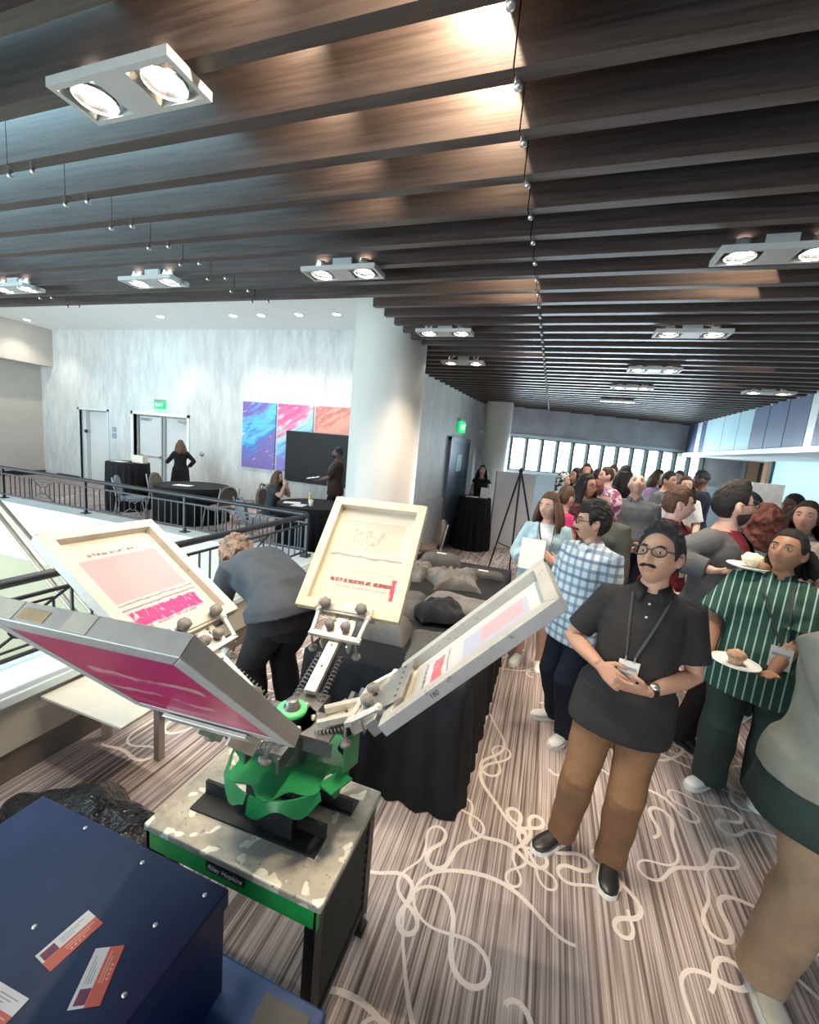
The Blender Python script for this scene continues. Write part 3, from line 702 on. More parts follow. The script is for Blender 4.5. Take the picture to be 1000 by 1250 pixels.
# ------------------------------------------------------------------ furniture
M_CLOTHK = cloth('black_tablecloth', (.010,.010,.012), .25, .8, .3)
def skirt_cloth(mb, outline, ztop, zbot, flare, folds, amp, nz=10, seed=0):
    """outline: closed list of xy points; drapes down with folds, top closed"""
    rnd = random.Random(seed); n = len(outline); c = V((sum(p[0] for p in outline)/n, sum(p[1] for p in outline)/n, 0))
    ph = [rnd.uniform(0,6.28) for _ in range(3)]; rings = []
    nm = []
    for i in range(n):
        a = V((*outline[i-1],0)); b = V((*outline[(i+1)%n],0)); d = (b-a).normalized(); nm.append(V((d.y,-d.x,0)))
    rings.append([V((*outline[i],ztop))-nm[i]*.012 for i in range(n)])
    for k in range(nz+1):
        t = k/nz; r = []
        for i in range(n):
            s = i/n*2*pi*folds; w = amp*min(1,t*1.6)*(sin(s+ph[0])+.5*sin(s*.53+ph[1])+.3*sin(s*1.7+ph[2]))
            r.append(V((*outline[i],0))+nm[i]*(flare*t+max(w,-.02*1-flare*t))+V((0,0,(ztop-.008)+(zbot-ztop+.008)*t)))
        rings.append(r)
    mb.loft(rings, 0, False, True); mb.add(rings[0], [tuple(range(n))])
def rect_outline(x0,x1,y0,y1,step=.03):
    P4 = [(x0,y0),(x1,y0),(x1,y1),(x0,y1)]; out = []
    for i in range(4):
        a = P4[i]; b = P4[(i+1)%4]; n = max(1,int(math.hypot(b[0]-a[0],b[1]-a[1])/step))
        out += [(a[0]+(b[0]-a[0])*k/n, a[1]+(b[1]-a[1])*k/n) for k in range(n)]
    return out
lt = empty('long_table', 'long table under a black floor-length cloth strewn with dark shirts', 'table', (-.75,3.2,0))
mb = MB(); skirt_cloth(mb, rect_outline(-.48,.48,-1.18,1.35), .74, .006, .045, 46, .014, 10, 3)
mb.build('tablecloth', M_CLOTHK, lt)
def drape(cx, cy, z, w, d, h, rot, crump, seed, fs=7):
    off = V((seed*3.1, seed*1.7, 0)); M = Matrix.Rotation(rot,3,'Z'); mb = MB()
    def fn(i, j):
        u, v_ = 2*i-1, 2*j-1
        ed = (1-abs(u)**5)*(1-abs(v_)**5)
        x, y = u*w/2, v_*d/2; p = V((x,y,0))
        nn = noise.noise(p*fs+off)*crump+noise.noise(p*fs*2.6+off)*crump*.5
        rg = noise.ridged_multi_fractal(p*fs*1.2+off, 1, 2, 3, 1, 2)*crump*.25
        x += noise.noise(p*5+off*2)*crump*1.3*abs(u); y += noise.noise(p*5+off*3)*crump*1.3*abs(v_)
        q = M @ V((x,y,0)); return V((cx+q.x, cy+q.y, z+max(.001,(h+nn+rg)*ed**.6)))
    mb.grid(fn, 44, 36); return mb
M_TEE = cloth('charcoal_tee_fabric', (.085,.078,.074), .2, .9, .5); M_TEE2 = cloth('faded_grey_tee_fabric', (.15,.138,.13), .2, .9, .5); M_TEEK = cloth('black_tee_fabric', (.022,.022,.025), .2, .9, .5)
ZT = .741
tees = [(-1.0,4.28,ZT,.44,.32,.12,.25,.012,M_TEE,'plump folded charcoal shirt with a pale tag at the far end of the long table',5),
 (-.52,4.14,ZT,.42,.20,.05,.1,.006,M_TEE,'flat folded charcoal shirt on the far corner of the long table',5),
 (-.72,3.72,ZT,.46,.42,.10,.3,.055,M_TEE2,'heap of rumpled faded grey shirt in the middle of the long table',9),
 (-1.08,3.76,ZT,.22,.42,.09,.0,.05,M_TEE2,'rumpled grey shirt half hidden by the cream screen',9),
 (-.55,3.20,ZT,.56,.36,.045,-.1,.012,M_TEE2,'flat spread grey shirt in front of the rumpled heap',6),
 (-.62,2.83,ZT+.03,.34,.26,.10,.4,.04,M_TEEK,'bundled black shirt lying on the grey ones',8),
 (-.95,2.95,ZT,.30,.50,.07,.1,.02,M_TEE,'folded charcoal shirts beside the bundled black one',6),
 (-.90,2.42,ZT,.36,.26,.13,.05,.010,M_TEE2,'thick folded grey shirt pile beneath the cream screen',5),
 (-.50,2.40,ZT,.40,.40,.05,.2,.014,M_TEE,'flat charcoal shirt at the near end behind the long silver screen',6)]
for i, (cx,cy,z,w,d,h,rot,cr,m_,lab,fs) in enumerate(tees):
    o = drape(cx,cy,z,w,d,h,rot,cr,i+1,fs).build('folded_shirt' if cr < .03 else 'crumpled_shirt', m_, None, True); tag(o, lab, 'shirt', 'dark shirts on the long table')
    if i < 2:
        MB().bx(-.05,.05,-.018,.018,h*1.0,h*1.0+.004).build('tag', M_WHITEPL, o)

def draped_table(name, lab, x, y, r, h, flare, folds, amp, seed):
    t = empty(name, lab, 'table', (x,y,0))
    out = [(r*cos(2*pi*i/120), r*sin(2*pi*i/120)) for i in range(120)]
    mb = MB(); skirt_cloth(mb, out, h, .006, flare, folds, amp, 8, seed); mb.build('tablecloth', M_CLOTHK, t); return t
draped_table('cocktail_table', 'tall cocktail table in black cloth near the pale double doors', -8.95,6.9,.42,1.07,.0,22,.02,1)
draped_table('cocktail_table', 'tall cocktail table in black satin cloth by the slate blue door', -1.42,8.55,.33,1.07,.05,16,.03,2)
draped_table('round_table', 'round black-clothed table with chairs below the exit sign', -7.15,6.95,.72,.75,-.0,34,.022,3)
draped_table('round_table', 'round black-clothed table where a woman is seated below the paintings', -4.1,6.85,.70,.75,-.0,34,.022,4)
M_PAPER = plain('white_paper', (.82,.82,.80), .6, var=.02)
def sheet(x,y,z,w,d,rot,label,name='paper_sheet',m_=None,h=.003):
    o = MB().bx(-w/2,w/2,-d/2,d/2,0,h).build(name, m_ or M_PAPER); o.location = (x,y,z); o.rotation_euler = (0,0,rot)
    return tag(o, label, 'paper')
sheet(-9.05,6.78,1.071,.30,.22,.2,'white sheet lying on the tall black cocktail table')
sheet(-7.2,6.75,.751,.34,.24,.3,'white sheet on the round table without people')
sheet(-4.45,6.6,.751,.30,.22,.5,'white sheet near the seated woman on her table'); sheet(-4.2,6.45,.751,.22,.30,.2,'white leaflet at the near edge of the table with the seated woman')
sheet(-1.47,8.50,1.071,.26,.20,.2,'white sheet under the hands of the woman at the satin cocktail table')
bx_ = MB().bx(-.16,.16,-.06,.06,0,.16).build('sign_box', plain('cream_card', (.72,.66,.52), .6)); bx_.location = (-8.72,7.0,1.072); tag(bx_, 'cream box sign standing on the tall cocktail table', 'sign')
bx_ = MB().box((0,0,.11), (.16,.02,.21), Matrix.Rotation(radians(-12),3,'X')).build('table_sign', M_PAPER); bx_.location = (-1.22,8.44,1.072); tag(bx_, 'small white sign on the satin cocktail table', 'sign')
M_AMBER = plain('amber_juice', (.72,.50,.14), .2)
for x,y,m_,lab in ((-4.02,6.55,M_PAPER,'white paper cup on the table with the seated woman'),):
    o = MB().lathe([(.032,0),(.042,.11),(.038,.11),(.030,.006),(0,.006)], (0,0,0), 20, 0, None, False).build('paper_cup', m_); o.location = (x,y,.751); tag(o, lab, 'cup')
r = empty('juice_bottle', 'amber bottle beside the paper cup', 'bottle', (-4.15,6.72,.751)); MB().lathe([(0,0),(.035,0),(.035,.12),(.014,.17),(.014,.19)], (0,0,0), 18).build('body', M_AMBER, r); MB().lathe([(.016,.19),(.016,.21),(0,.21)], (0,0,0), 14).build('cap', M_WHITEPL, r)

M_CHAIRF = cloth('taupe_chair_fabric', (.16,.13,.11), .15); M_CHAIRB = cloth('blue_grey_chair_fabric', (.20,.23,.27), .15)
def chair(lab, x, y, rz, m_):
    """banquet chair, facing +Y"""
    r = empty('banquet_chair', lab, 'chair', (x,y,0), rz)
    b = MB(); pts = []
    for t in range(13):
        a = pi*t/12; pts.append((-.20*cos(a)*(1.0), .30*sin(a)**.55))
    b = MB(); rings = []
    for yy, s in ((-.24,.94),(-.225,1),(-.19,1),(-.175,.94)):
        rings.append([V((px*s, yy-(.50+pz*s-.5)*.18, .52+ (pz*s)*1.25)) for px,pz in [(-.20,0)]+pts[1:-1]+[(.20,0)]])
    b.loft(rings, 0, True, True); b.build('backrest', m_, r)
    MB().box((0,-.225-.34*.18,.855), (.10,.06,.025)).build('hand_hole', M_BLACK, r)
    s = MB(); s.sphere((0,.02,.445), (.22,.225,.05), 20, 8); s.bx(-.21,.21,-.2,.23,.41,.445); s.build('seat', m_, r)
    for sx in (-1,1):
        MB().tube([(.205*sx,.20,.41),(.215*sx,.24,.2),(.225*sx,.27,.0)], .012, 8).build('leg', M_METAL, r)
        MB().tube([(.20*sx,-.30,.86),(.205*sx,-.22,.45),(.215*sx,-.26,.2),(.225*sx,-.32,.0)], .012, 8).build('leg', M_METAL, r)
    return r
chair('taupe banquet chair behind the blue-grey one at the empty round table', -8.15,7.15,-1.35,M_CHAIRF)
chair('blue-grey banquet chair with its back to the railing at the empty round table', -7.92,6.18,-.8,M_CHAIRB)
chair('taupe banquet chair on the wall side of the empty round table', -6.2,7.55,2.1,M_CHAIRF)
chair('taupe banquet chair on the near side of the empty round table', -6.08,6.6,1.3,M_CHAIRF)
chair('taupe banquet chair against the wall beside the seated woman', -5.55,7.75,-1.2,M_CHAIRF)
chair('blue-grey banquet chair tucked behind the railing corner', -4.72,5.92,-.5,M_CHAIRB)
chair('taupe banquet chair with chrome legs beside the front column', -1.72,6.15,2.0,M_CHAIRF)
chair('taupe banquet chair under the seated woman', -5.15,6.98,-1.45,M_CHAIRF)

# television, paintings, signs
tv = empty('television', 'large black television screen overlapping the bright paintings', 'television', (-5.52,9.14,.83))
MB().bx(-.91,.91,0,.05,0,1.27).build('bezel', M_BLACK, tv, False, .006); MB().bx(-.89,.89,-.003,0,.02,1.25).build('screen', plain('dark_screen', (.010,.011,.013), .5, spec=.2), tv)
MB().bx(-.12,.12,.05,.115,.45,.8).build('wall_mount', M_BLACK, tv)
def m_art(name, stops, seed):
    m, N, L, P = newmat(name); vec = coord(N, L, (1,1,1), 'Object', (0,radians(28),0), (seed,0,seed)); s2 = N.new('ShaderNodeMapping'); s2.inputs['Scale'].default_value = (.7,1,3.4); L.new(vec, s2.inputs[0])
    f = noise_(N, L, s2.outputs[0], 1.5, 7, .68); sp = sep(N, L, coord(N, L)); 
    g = mth(N, L, 'ADD', mth(N, L, 'MULTIPLY', mth(N, L, 'SUBTRACT', f, .5), 1.5), mth(N, L, 'ADD', mth(N, L, 'MULTIPLY', sp[2], .45), mth(N, L, 'MULTIPLY', sp[0], -.28)))
    c = ramp(N, L, g, stops); w = noise_(N, L, s2.outputs[0], 5, 6, .7)
    c = mixc(N, L, ramp(N, L, w, [(.60, (0,0,0)), (.66, (1,1,1))]), c, (.74,.70,.78)); L.new(c, P.inputs['Base Color']); P.inputs['Roughness'].default_value = .5; return m
aw = 1.03
arts = [(-7.88, [(.05,(.16,.12,.36)),(.2,(.05,.16,.50)),(.36,(.10,.48,.66)),(.5,(.10,.30,.60)),(.66,(.15,.09,.34)),(.85,(.20,.12,.40))], 'tall abstract painting in violet and blue, farthest from the television'),
        (-6.79, [(.05,(.20,.16,.46)),(.2,(.14,.40,.66)),(.36,(.36,.62,.62)),(.48,(.62,.16,.30)),(.7,(.56,.06,.20)),(.9,(.64,.20,.32))], 'tall abstract painting in crimson and pink, partly behind the television'),
        (-5.70, [(.1,(.60,.20,.18)),(.4,(.64,.30,.20)),(.6,(.50,.12,.10)),(.8,(.66,.34,.26)),(.95,(.46,.10,.12))], 'tall abstract painting in orange and red above the television')]
for i, (x, stp, lab) in enumerate(arts):
    w = aw if i < 2 else 1.0
    o = MB().bx(0,w,0,.035,0,1.70).build('abstract_painting', m_art('abstract_paint_%d' % i, stp, i*2.3), None, False, .004); o.location = (x,9.262,1.05); tag(o, lab, 'painting', 'abstract paintings on the back wall')
M_EXIT = emit('exit_green', (.0,.42,.10), .9); M_EXITW = emit('exit_white', (.6,.9,.7), 1.0)
def exit_sign(lab, loc, rz, w=.38, h=.20):
    r = empty('exit_sign', lab, 'exit sign', loc, rz)
    MB().bx(-w/2,w/2,0,.05,0,h).build('housing', M_EXIT, r); MB().bx(-w/2-.01,w/2+.01,-.004,.054,h,h+.05).build('bracket', M_METAL, r)
    o = link('lettering', text_mesh('EXIT', h*.72), M_EXITW, r, (0,-.002,h*.48)); o.rotation_euler = (pi/2,0,0); return r
exit_sign('green exit sign over the pale double doors', (-10.75,9.24,2.40), 0)
exit_sign('green exit sign over the slate blue door', (wallx(8.6)+.06,8.6,2.34), radians(90-6), .34, .22)
o = MB().bx(-.07,.07,0,.02,0,.16).bx(-.07,.07,0,.02,.2,.34).build('room_sign', plain('grey_blue_sign', (.25,.33,.40), .5)); o.location = (-12.6,9.278,1.42); tag(o, 'small grey-blue room sign between the pale doors', 'sign')
o = MB().lathe([(.07,0),(.06,.03),(0,.035)], (0,0,0), 18, 0, Matrix.Rotation(pi/2,3,'X')).build('wall_speaker', M_FRAME); o.location = (-9.25,9.298,1.25); tag(o, 'small round grey fitting on the wall beside the double doors', 'fitting')
# white partition, easel
a = V((-1.07,8.9,0)); b_ = V((-.3,9.26,0)); d = (b_-a).normalized(); n_ = V((-d.y,d.x,0))*.08; P4 = [a,b_,b_+n_,a+n_]
struct(MB().add([p for p in P4]+[p+V((0,0,1.63)) for p in P4], [(3,2,1,0),(4,5,6,7),(0,1,5,4),(1,2,6,5),(2,3,7,6),(3,0,4,7)]).build('wall_partition', plain('pale_grey_partition', (.66,.66,.68), .6, var=.03)))
es = empty('display_easel', 'black tripod display easel in front of the white partition', 'easel', (-.5,7.0,0))
ap_ = V((.035,-.1,1.75))
for nm_, ft in (('leg',(-.33,.27,0)),('leg',(.06,-.22,0)),('leg',(.50,.30,0))): MB().tube([ap_, V(ft)], [.016,.014], 8).build(nm_, M_BLACK, es)
l0 = ap_.lerp(V((-.33,.27,0)), .72); l1 = ap_.lerp(V((.06,-.22,0)), .72); MB().tube([l0,l1], .010, 6).build('cross_bar', M_BLACK, es)
MB().sphere(ap_+V((0,0,-.005)), (.035,.03,.045), 12, 8).build('apex_clamp', M_BLACK, es)
# buffet and pale display board at the far end
bt = empty('buffet_table', 'long buffet table in white cloth at the far end of the room', 'table', (2.05,6.45,0), .3)
mb = MB(); skirt_cloth(mb, rect_outline(-.7,.7,-.35,.35,.04), .80, .006, .03, 30, .012, 8, 9); mb.build('tablecloth', cloth('white_tablecloth', (.74,.76,.77), .05), bt)
M_PLATE = plain('white_china', (.82,.82,.80), .2, var=.02)
for i in range(6):
    o = MB().lathe([(0,.004),(.05,.0),(.075,.004),(.105,.016),(.10,.02),(.07,.008),(0,.008)], (0,0,0), 24).build('plate', M_PLATE); 
    o.location = (1.62+.17*i,6.27+.05*i+(.16 if i%2 else 0),.803); tag(o, 'white plate set out on the white buffet table', 'plate', 'plates on the buffet')
db = empty('display_board', 'tall pale display board at the end of the buffet', 'board', (2.82,7.05,0), .3); MB().bx(-.22,.22,-.02,.02,.3,1.9).build('panel', plain('cream_board', (.74,.72,.68), .6), db); MB().bx(-.2,.2,-.15,.15,0,.02).bx(-.02,.02,-.03,.03,.02,.3).build('foot', M_METAL, db)
# trees outside the far windows
M_LEAF = plain('pale_green_leaf', (.30,.44,.28), .6, var=.5, scale=3); M_BARK = plain('grey_bark', (.16,.13,.10), .8)
rnd = random.Random(5)
for i, (x, y, z, sc) in enumerate(((-2.5,16,2.3,1.0),(.6,18,2.5,1.2),(3.6,20,2.2,1.1),(6.8,21,2.6,1.3))):
    t = empty('tree', ['slim pale tree outside the first windows past the partition','broad pale tree outside the middle windows','pale tree outside the windows above the crowd','large pale tree outside the last windows'][i], 'tree', (x,y,-3))
    mb = MB()
    for k in range(150):
        d_ = V((rnd.gauss(0,1),rnd.gauss(0,1),rnd.gauss(0,1))).normalized()*(rnd.random()**.45)*1.5*sc; d_.z *= .8
        a_ = V((rnd.gauss(0,1),rnd.gauss(0,1),rnd.gauss(0,1))).normalized()*.11; b2 = a_.orthogonal().normalized()*.05; c_ = d_+V((0,0,z+3))
        mb.add([c_-a_,c_-b2,c_+a_,c_+b2], [(0,1,2,3)])
    mb.build('foliage', M_LEAF, t); MB().tube([(0,0,0),(.05,0,z+2),(0,.1,z+3.5)], [.14,.10,.04], 8).build('trunk', M_BARK, t)
# ------------------------------------------------------------------ people
def sstep(a, b, x):
    t = max(0.0, min(1.0, (x-a)/(b-a))); return t*t*(3-2*t)
def headpt(d, fem=0.0):
    """surface of a head of about real size around its centre; +y is the face, d a unit direction"""
    x, y, z = d
    X, Yy, Z = .074*x, .094*y, .117*z
    if z < 0:
        j = min(1, -z); X *= 1-(.30+.06*fem)*j**1.4
        if y > 0: Yy *= 1-.02*j
        else: Yy *= 1-.34*j**1.3
        Yy += .012*j
    if y > 0:
        g = lambda cx, cz, sx, sz: exp(-((x-cx)/sx)**2-((z-cz)/sz)**2)
        f = y**.8
        Yy *= .955
        Yy += f*(.005*(g(-.35,.20,.28,.10)+g(.35,.20,.28,.10))*(1-.6*fem))
        Yy -= f*.011*(g(-.40,.03,.19,.13)+g(.40,.03,.19,.13))
        nz = exp(-((x)/(.13+.06*sstep(.1,-.35,z)))**2)*sstep(.24,-.28,z)*sstep(-.50,-.34,z)
        Yy += f*.026*nz
        Yy += f*.006*(g(-.17,-.33,.07,.07)+g(.17,-.33,.07,.07))
        Yy += f*.007*(g(0,-.53,.26,.055)+1.1*g(0,-.63,.22,.05)) - f*.004*g(0,-.58,.25,.02)
        Yy += f*.010*g(0,-.86,.26,.15)
        X += (.004*(g(.62,-.18,.2,.2)-g(-.62,-.18,.2,.2)))
    return V((X, Yy, Z))
def dirs(nu, nv):
    for i in range(nv+1):
        th = -pi/2+pi*i/nv
        for j in range(nu): 
            ph = 2*pi*j/nu; yield V((cos(th)*sin(ph), cos(th)*cos(ph), sin(th)))
def sph_faces(nu, nv):
    return [(i*nu+j, i*nu+(j+1)%nu, (i+1)*nu+(j+1)%nu, (i+1)*nu+j) for i in range(nv) for j in range(nu)]

SKIN = {}
def skin(tone):
    if tone not in SKIN:
        c = dict(light=(.62,.36,.27), tan=(.50,.27,.18), brown=(.34,.17,.10), dark=(.12,.055,.035), pale=(.68,.43,.35))[tone]
        m = plain('skin_'+tone, c, .5, var=.07, scale=14, spec=.4); P = m.node_tree.nodes['Principled BSDF']
        P.inputs['Subsurface Weight'].default_value = .08; P.inputs['Subsurface Radius'].default_value = (.01,.004,.002)
        l = plain('lips_'+tone, tuple(a*b for a, b in zip(c, (.84,.66,.62))), .45, var=.05)
        SKIN[tone] = (m, l)
    return SKIN[tone]
HAIRM = {}
def hairmat(name, c, c2=None):
    if name not in HAIRM:
        m, N, L, P = newmat('hair_'+name); f = noise_(N, L, coord(N, L, (60,60,9)), 2.0, 4, .7)
        L.new(ramp(N, L, f, [(.35, tuple(x*.55 for x in c)), (.65, c2 or tuple(x*1.5 for x in c))]), P.inputs['Base Color'])
        P.inputs['Roughness'].default_value = .5; P.inputs['Specular IOR Level'].default_value = .28; bump(N, L, P, f, .9, .009); HAIRM[name] = m
    return HAIRM[name]
M_EYEW = plain('eye_white', (.52,.49,.47), .25, var=.02); M_IRIS = plain('dark_iris', (.035,.02,.012), .15); M_SHOEW = plain('white_shoe_leather', (.74,.72,.68), .45, var=.06)
M_SOLEW = plain('white_rubber', (.76,.75,.72), .5, var=.04); M_SOLEK = plain('black_rubber', (.02,.02,.02), .6)
M_GLASSF = plain('dark_spectacle_frame', (.02,.014,.012), .3); M_LENS = glass('spectacle_lens', (.97,.97,.97), .002)
M_BUTTON = plain('pale_button', (.62,.60,.55), .4)

def ik(S, T, l1, l2, pole):
    d = T-S; L_ = d.length
    if L_ > (l1+l2)*.999: T = S+d*((l1+l2)*.999/L_); d = T-S; L_ = d.length
    a = (l1*l1-l2*l2+L_*L_)/(2*L_); h = sqrt(max(0, l1*l1-a*a)); n = d/L_
    p = V(pole)-n*V(pole).dot(n)
    if p.length < 1e-5: p = n.orthogonal()
    return S+n*a+p.normalized()*h, T
def hand(mb, W_, d, pn, side, curl=.35, spread=.0, sc=1.0, thumb=.6, fr=.0085):
    """W_ wrist, d pointing to the fingers, pn = direction the palm faces, side=+1 if the thumb lies towards d x pn"""
    d = d.normalized(); pn = (pn-d*pn.dot(d)).normalized(); t = d.cross(pn)*side     # t: thumb side
    R_ = [(0,.024,.020),(.02,.030,.019),(.05,.039,.016),(.085,.041,.013),(.098,.036,.010)]
    rings = [[W_+d*(x*sc)+t*(w*sc*cos(2*pi*k/14))+pn*(h*sc*sin(2*pi*k/14)) for k in range(14)] for x, w, h in R_]
    mb.loft(rings)
    for i, (off, ln, c_) in enumerate(((.030,.072,.8),(.010,.081,1.0),(-.011,.075,1.1),(-.031,.058,1.2))):
        p = W_+d*(.082*sc)+t*(off*sc); a = 0; path = [p]; fd = (d+t*(off*(1.2+spread*8)))
        for sg, fr_ in ((.42,.55),(.32,1.0),(.26,.8)):
            a += curl*c_*fr_; q = fd*cos(a)+pn*sin(a); p = p+q*(ln*sg*sc); path.append(p)
        mb.tube(path, [fr*sc*1.12, fr*sc*1.05, fr*sc*.95, fr*sc*.75], 8)
    p = W_+d*(.022*sc)+t*(.024*sc)+pn*.004; q = (d*.62+t*.78+pn*.25*thumb).normalized(); p2 = p+q*.036*sc; q2 = (d*.9+t*.35+pn*.5*thumb).normalized(); p3 = p2+q2*.030*sc; p4 = p3+(d*.95+t*.1+pn*.6*thumb).normalized()*.022*sc
    mb.tube([p,p2,p3,p4], [.0135*sc,.0115*sc,.0105*sc,.0075*sc], 8)

MALE = [(-.12,.150,.105,0),(-.03,.172,.120,-.005),(.05,.172,.122,0),(.14,.160,.112,.004),(.22,.158,.110,.006),(.32,.170,.120,.006),(.40,.172,.122,0),(.47,.160,.105,-.008),(.52,.135,.082,-.014),(.555,.075,.066,-.012),(.60,.058,.058,-.004)]
FEM = [(-.12,.160,.112,0),(-.03,.182,.126,-.008),(.05,.176,.118,-.003),(.14,.146,.100,.004),(.22,.136,.096,.006),(.32,.150,.108,.010),(.40,.154,.108,.004),(.47,.146,.090,-.006),(.52,.118,.072,-.012),(.55,.066,.056,-.010),(.60,.049,.050,-.002)]
class Fig: pass
def person(label, loc, rz, h=1.75, fem=False, tone='tan', lod=2, build=1.0, belly=0.0, lean=(0,0), bend=0.0, bendx=0.0, twist=0.0, head=(0,0,0), hs=1.06,
           hips=None, feetL=(-.11,.02,.12), feetR=(.11,.02,-.12), handL=(-.26,.06,.80), handR=(.26,.06,.80), dL=None, dR=None, pL=None, pR=None,
           poleL=(-.5,-.7,-.4), poleR=(.5,-.7,-.4), curl=(.35,.35), kneeL=(0,1,0), kneeR=(0,1,0), shirt=None, trousers=None, shoes=None, hair=None, glasses=None, moustache=None,
           beard=None, skirt=None, open_jacket=None, brows=(.02,.015,.012), seated=False):
    """one continuous body under fitted clothes; everything in local metres for a 1.75 m figure, then scaled"""
    s = h/1.75; F = Fig(); vox = {3:.0042, 2:.0065, 1:.010, 0:.014}[lod]/s; cv = {3:.0075, 2:.009, 1:.012, 0:.016}[lod]/s
    prof = FEM if fem else MALE; shw = (.150 if fem else .168)*(.5+.5*build)
    P0 = V(hips) if hips else V((0,0,.93 if not seated else .50))
    def spine(t):
        """position and axes at distance t above the hips"""
        n = 24; p = V(P0); a = 0; b_ = 0; T = max(t, 0); st_ = T/n
        for i in range(n):
            q = (i+.5)*st_; a = bend*sstep(-.05,.28,q); b_ = bendx*sstep(-.05,.30,q); p = p+V((sin(b_), sin(a)*cos(b_), cos(a)*cos(b_)))*st_
        a = bend*sstep(-.05,.28,T) if bend else 0; b_ = bendx*sstep(-.05,.30,T)
        if t < 0: a = bend*.25; b_ = 0; p = p+V((0, sin(a), cos(a)))*t
        up = V((sin(b_), sin(a)*cos(b_), cos(a)*cos(b_))); tw = twist*sstep(0,.4,T); r = V((cos(tw),sin(tw),0)); r = (r-up*r.dot(up)).normalized(); return p, r, up.cross(r), up
    def ring(t, w, d, oy, n=28, k=2.0):
        p, r, f, u = spine(t); out = []
        for i in range(n):
            a = 2*pi*i/n; c_, s_ = cos(a), sin(a); e = 2/2.35
            out.append(p+r*(w*math.copysign(abs(c_)**e, c_))+f*(oy+d*math.copysign(abs(s_)**e, s_)))
        return out
    def bl(t): return exp(-((t-.12)/.14)**2)
    def torso(mb, inf, t0, t1, wm=1.0, flare=0.0, hang=False):
        ts = sorted(set([t0, t1]+([.08,.0,-.03,-.08] if t0 < -.03 else [])+[q[0] for q in prof if t0 < q[0] < t1])); rings = []
        for t in ts:
            for i in range(len(prof)-1):
                if prof[i][0] <= t <= prof[i+1][0] or i == len(prof)-2 or (i == 0 and t < prof[0][0]):
                    k_ = max(0, min(1, (t-prof[i][0])/(prof[i+1][0]-prof[i][0]))); w, d, oy = [prof[i][j]*(1-k_)+prof[i+1][j]*k_ for j in (1,2,3)]
                    if prof[i][0] <= t <= prof[i+1][0] or (i == 0 and t < prof[0][0]): break
            if hang and t < .08: w = max(w, .186); d = max(d, .132)
            B = build if t < .5 else .5+.5*build; fl = flare*sstep(.15, t0, t)
            e_ = inf if t < .5 else inf*.55
            rings.append(ring(t, w*B*wm+e_+belly*.4*bl(t)+fl, d*B*wm+e_+belly*.8*bl(t)+fl, oy+belly*.9*bl(t)))
        mb.loft(rings)
        if fem and t1 > .4:
            p, r, f, u = spine(.355)
            for sx in (-1,1): mb.sphere(p+r*(.072*sx*build)+f*(.070*build), (.070*build+inf*.8,.062*build+inf*.8,.070+inf*.8), 14, 10)
    # joints
    pS, rS, fS, uS = spine(.472)
    SL, SR = pS-rS*shw-fS*.012, pS+rS*shw-fS*.012
    uL, fL_ = .285, .255
    EL, WL = ik(SL, V(handL), uL, fL_, V(poleL)); ER, WR = ik(SR, V(handR), uL, fL_, V(poleR))
    pN, rN, fN, uN = spine(.575)
    pH0, _, _, _ = spine(0)
    HL, HR = P0+V((-.092*build,0,-.03)), P0+V((.092*build,0,-.03))
    AL, AR = V((feetL[0],feetL[1],.085)), V((feetR[0],feetR[1],.085))
    if len(feetL) > 3: AL.z += feetL[3]
    if len(feetR) > 3: AR.z += feetR[3]
    KL, AL = ik(HL, AL, .425, .425, V(kneeL)); KR, AR = ik(HR, AR, .425, .425, V(kneeR))
    yaw, pit, rol = head
    MH = (Matrix((rN, fN, uN)).transposed() @ (Matrix.Rotation(yaw,3,'Z') @ Matrix.Rotation(-pit,3,'X') @ Matrix.Rotation(rol,3,'Y')))
    if bend > .5: MH = Matrix.Rotation(.0,3,'X') @ MH
    HC = pN+uN*.035+MH @ V((0,.022,.098))
    hp = lambda q: HC+MH @ (V(q)*hs)
    # body
    mb = MB(); torso(mb, -.008, -.10, .60)
    mb.tube([pN-uN*.05, pN+uN*.02, HC+MH @ V((0,-.016,-.05)), HC+MH @ V((0,-.012,.0))], [.064*(.85 if fem else 1),.055*(.86 if fem else 1),.054*(.9 if fem else 1),.05], 14)
    nu, nv = (64,48) if lod >= 2 else (32,24)
    mb.add([hp(headpt(d, fem*1.0)) for d in dirs(nu,nv)], sph_faces(nu,nv), 0, True)
    for sx in (-1,1):
        M_e = MH @ Matrix.Rotation(.35*sx,3,'Z') ; mb.sphere(hp((.074*sx,-.008,-.004)), (.010*hs,.019*hs,.031*hs), 12, 8, 0, M_e); mb.sphere(hp((.073*sx,-.004,-.026)), (.009*hs,.012*hs,.013*hs), 10, 6, 0, M_e)
    def limb(mb, pts, rad, n=14): mb.tube(pts, rad, n)
    ab = .5+.5*build
    for S_, E_, W_ in ((SL,EL,WL),(SR,ER,WR)):
        limb(mb, [S_.lerp(pS,.35), S_, S_.lerp(E_,.35), S_.lerp(E_,.8), E_, E_.lerp(W_,.25), E_.lerp(W_,.6), W_], [.048*ab,.056*ab,.049*ab,.042*ab,.040*ab,.043*ab,.036*ab,.026])
    for H_, K_, A_ in ((HL,KL,AL),(HR,KR,AR)):
        limb(mb, [H_+V((0,0,.03)), H_.lerp(K_,.25), H_.lerp(K_,.8), K_, K_.lerp(A_,.3), K_.lerp(A_,.75), A_, A_-V((0,0,.04))], [.088*ab,.084*ab,.060*ab,.054*ab,.057*ab,.042*ab,.037,.036])
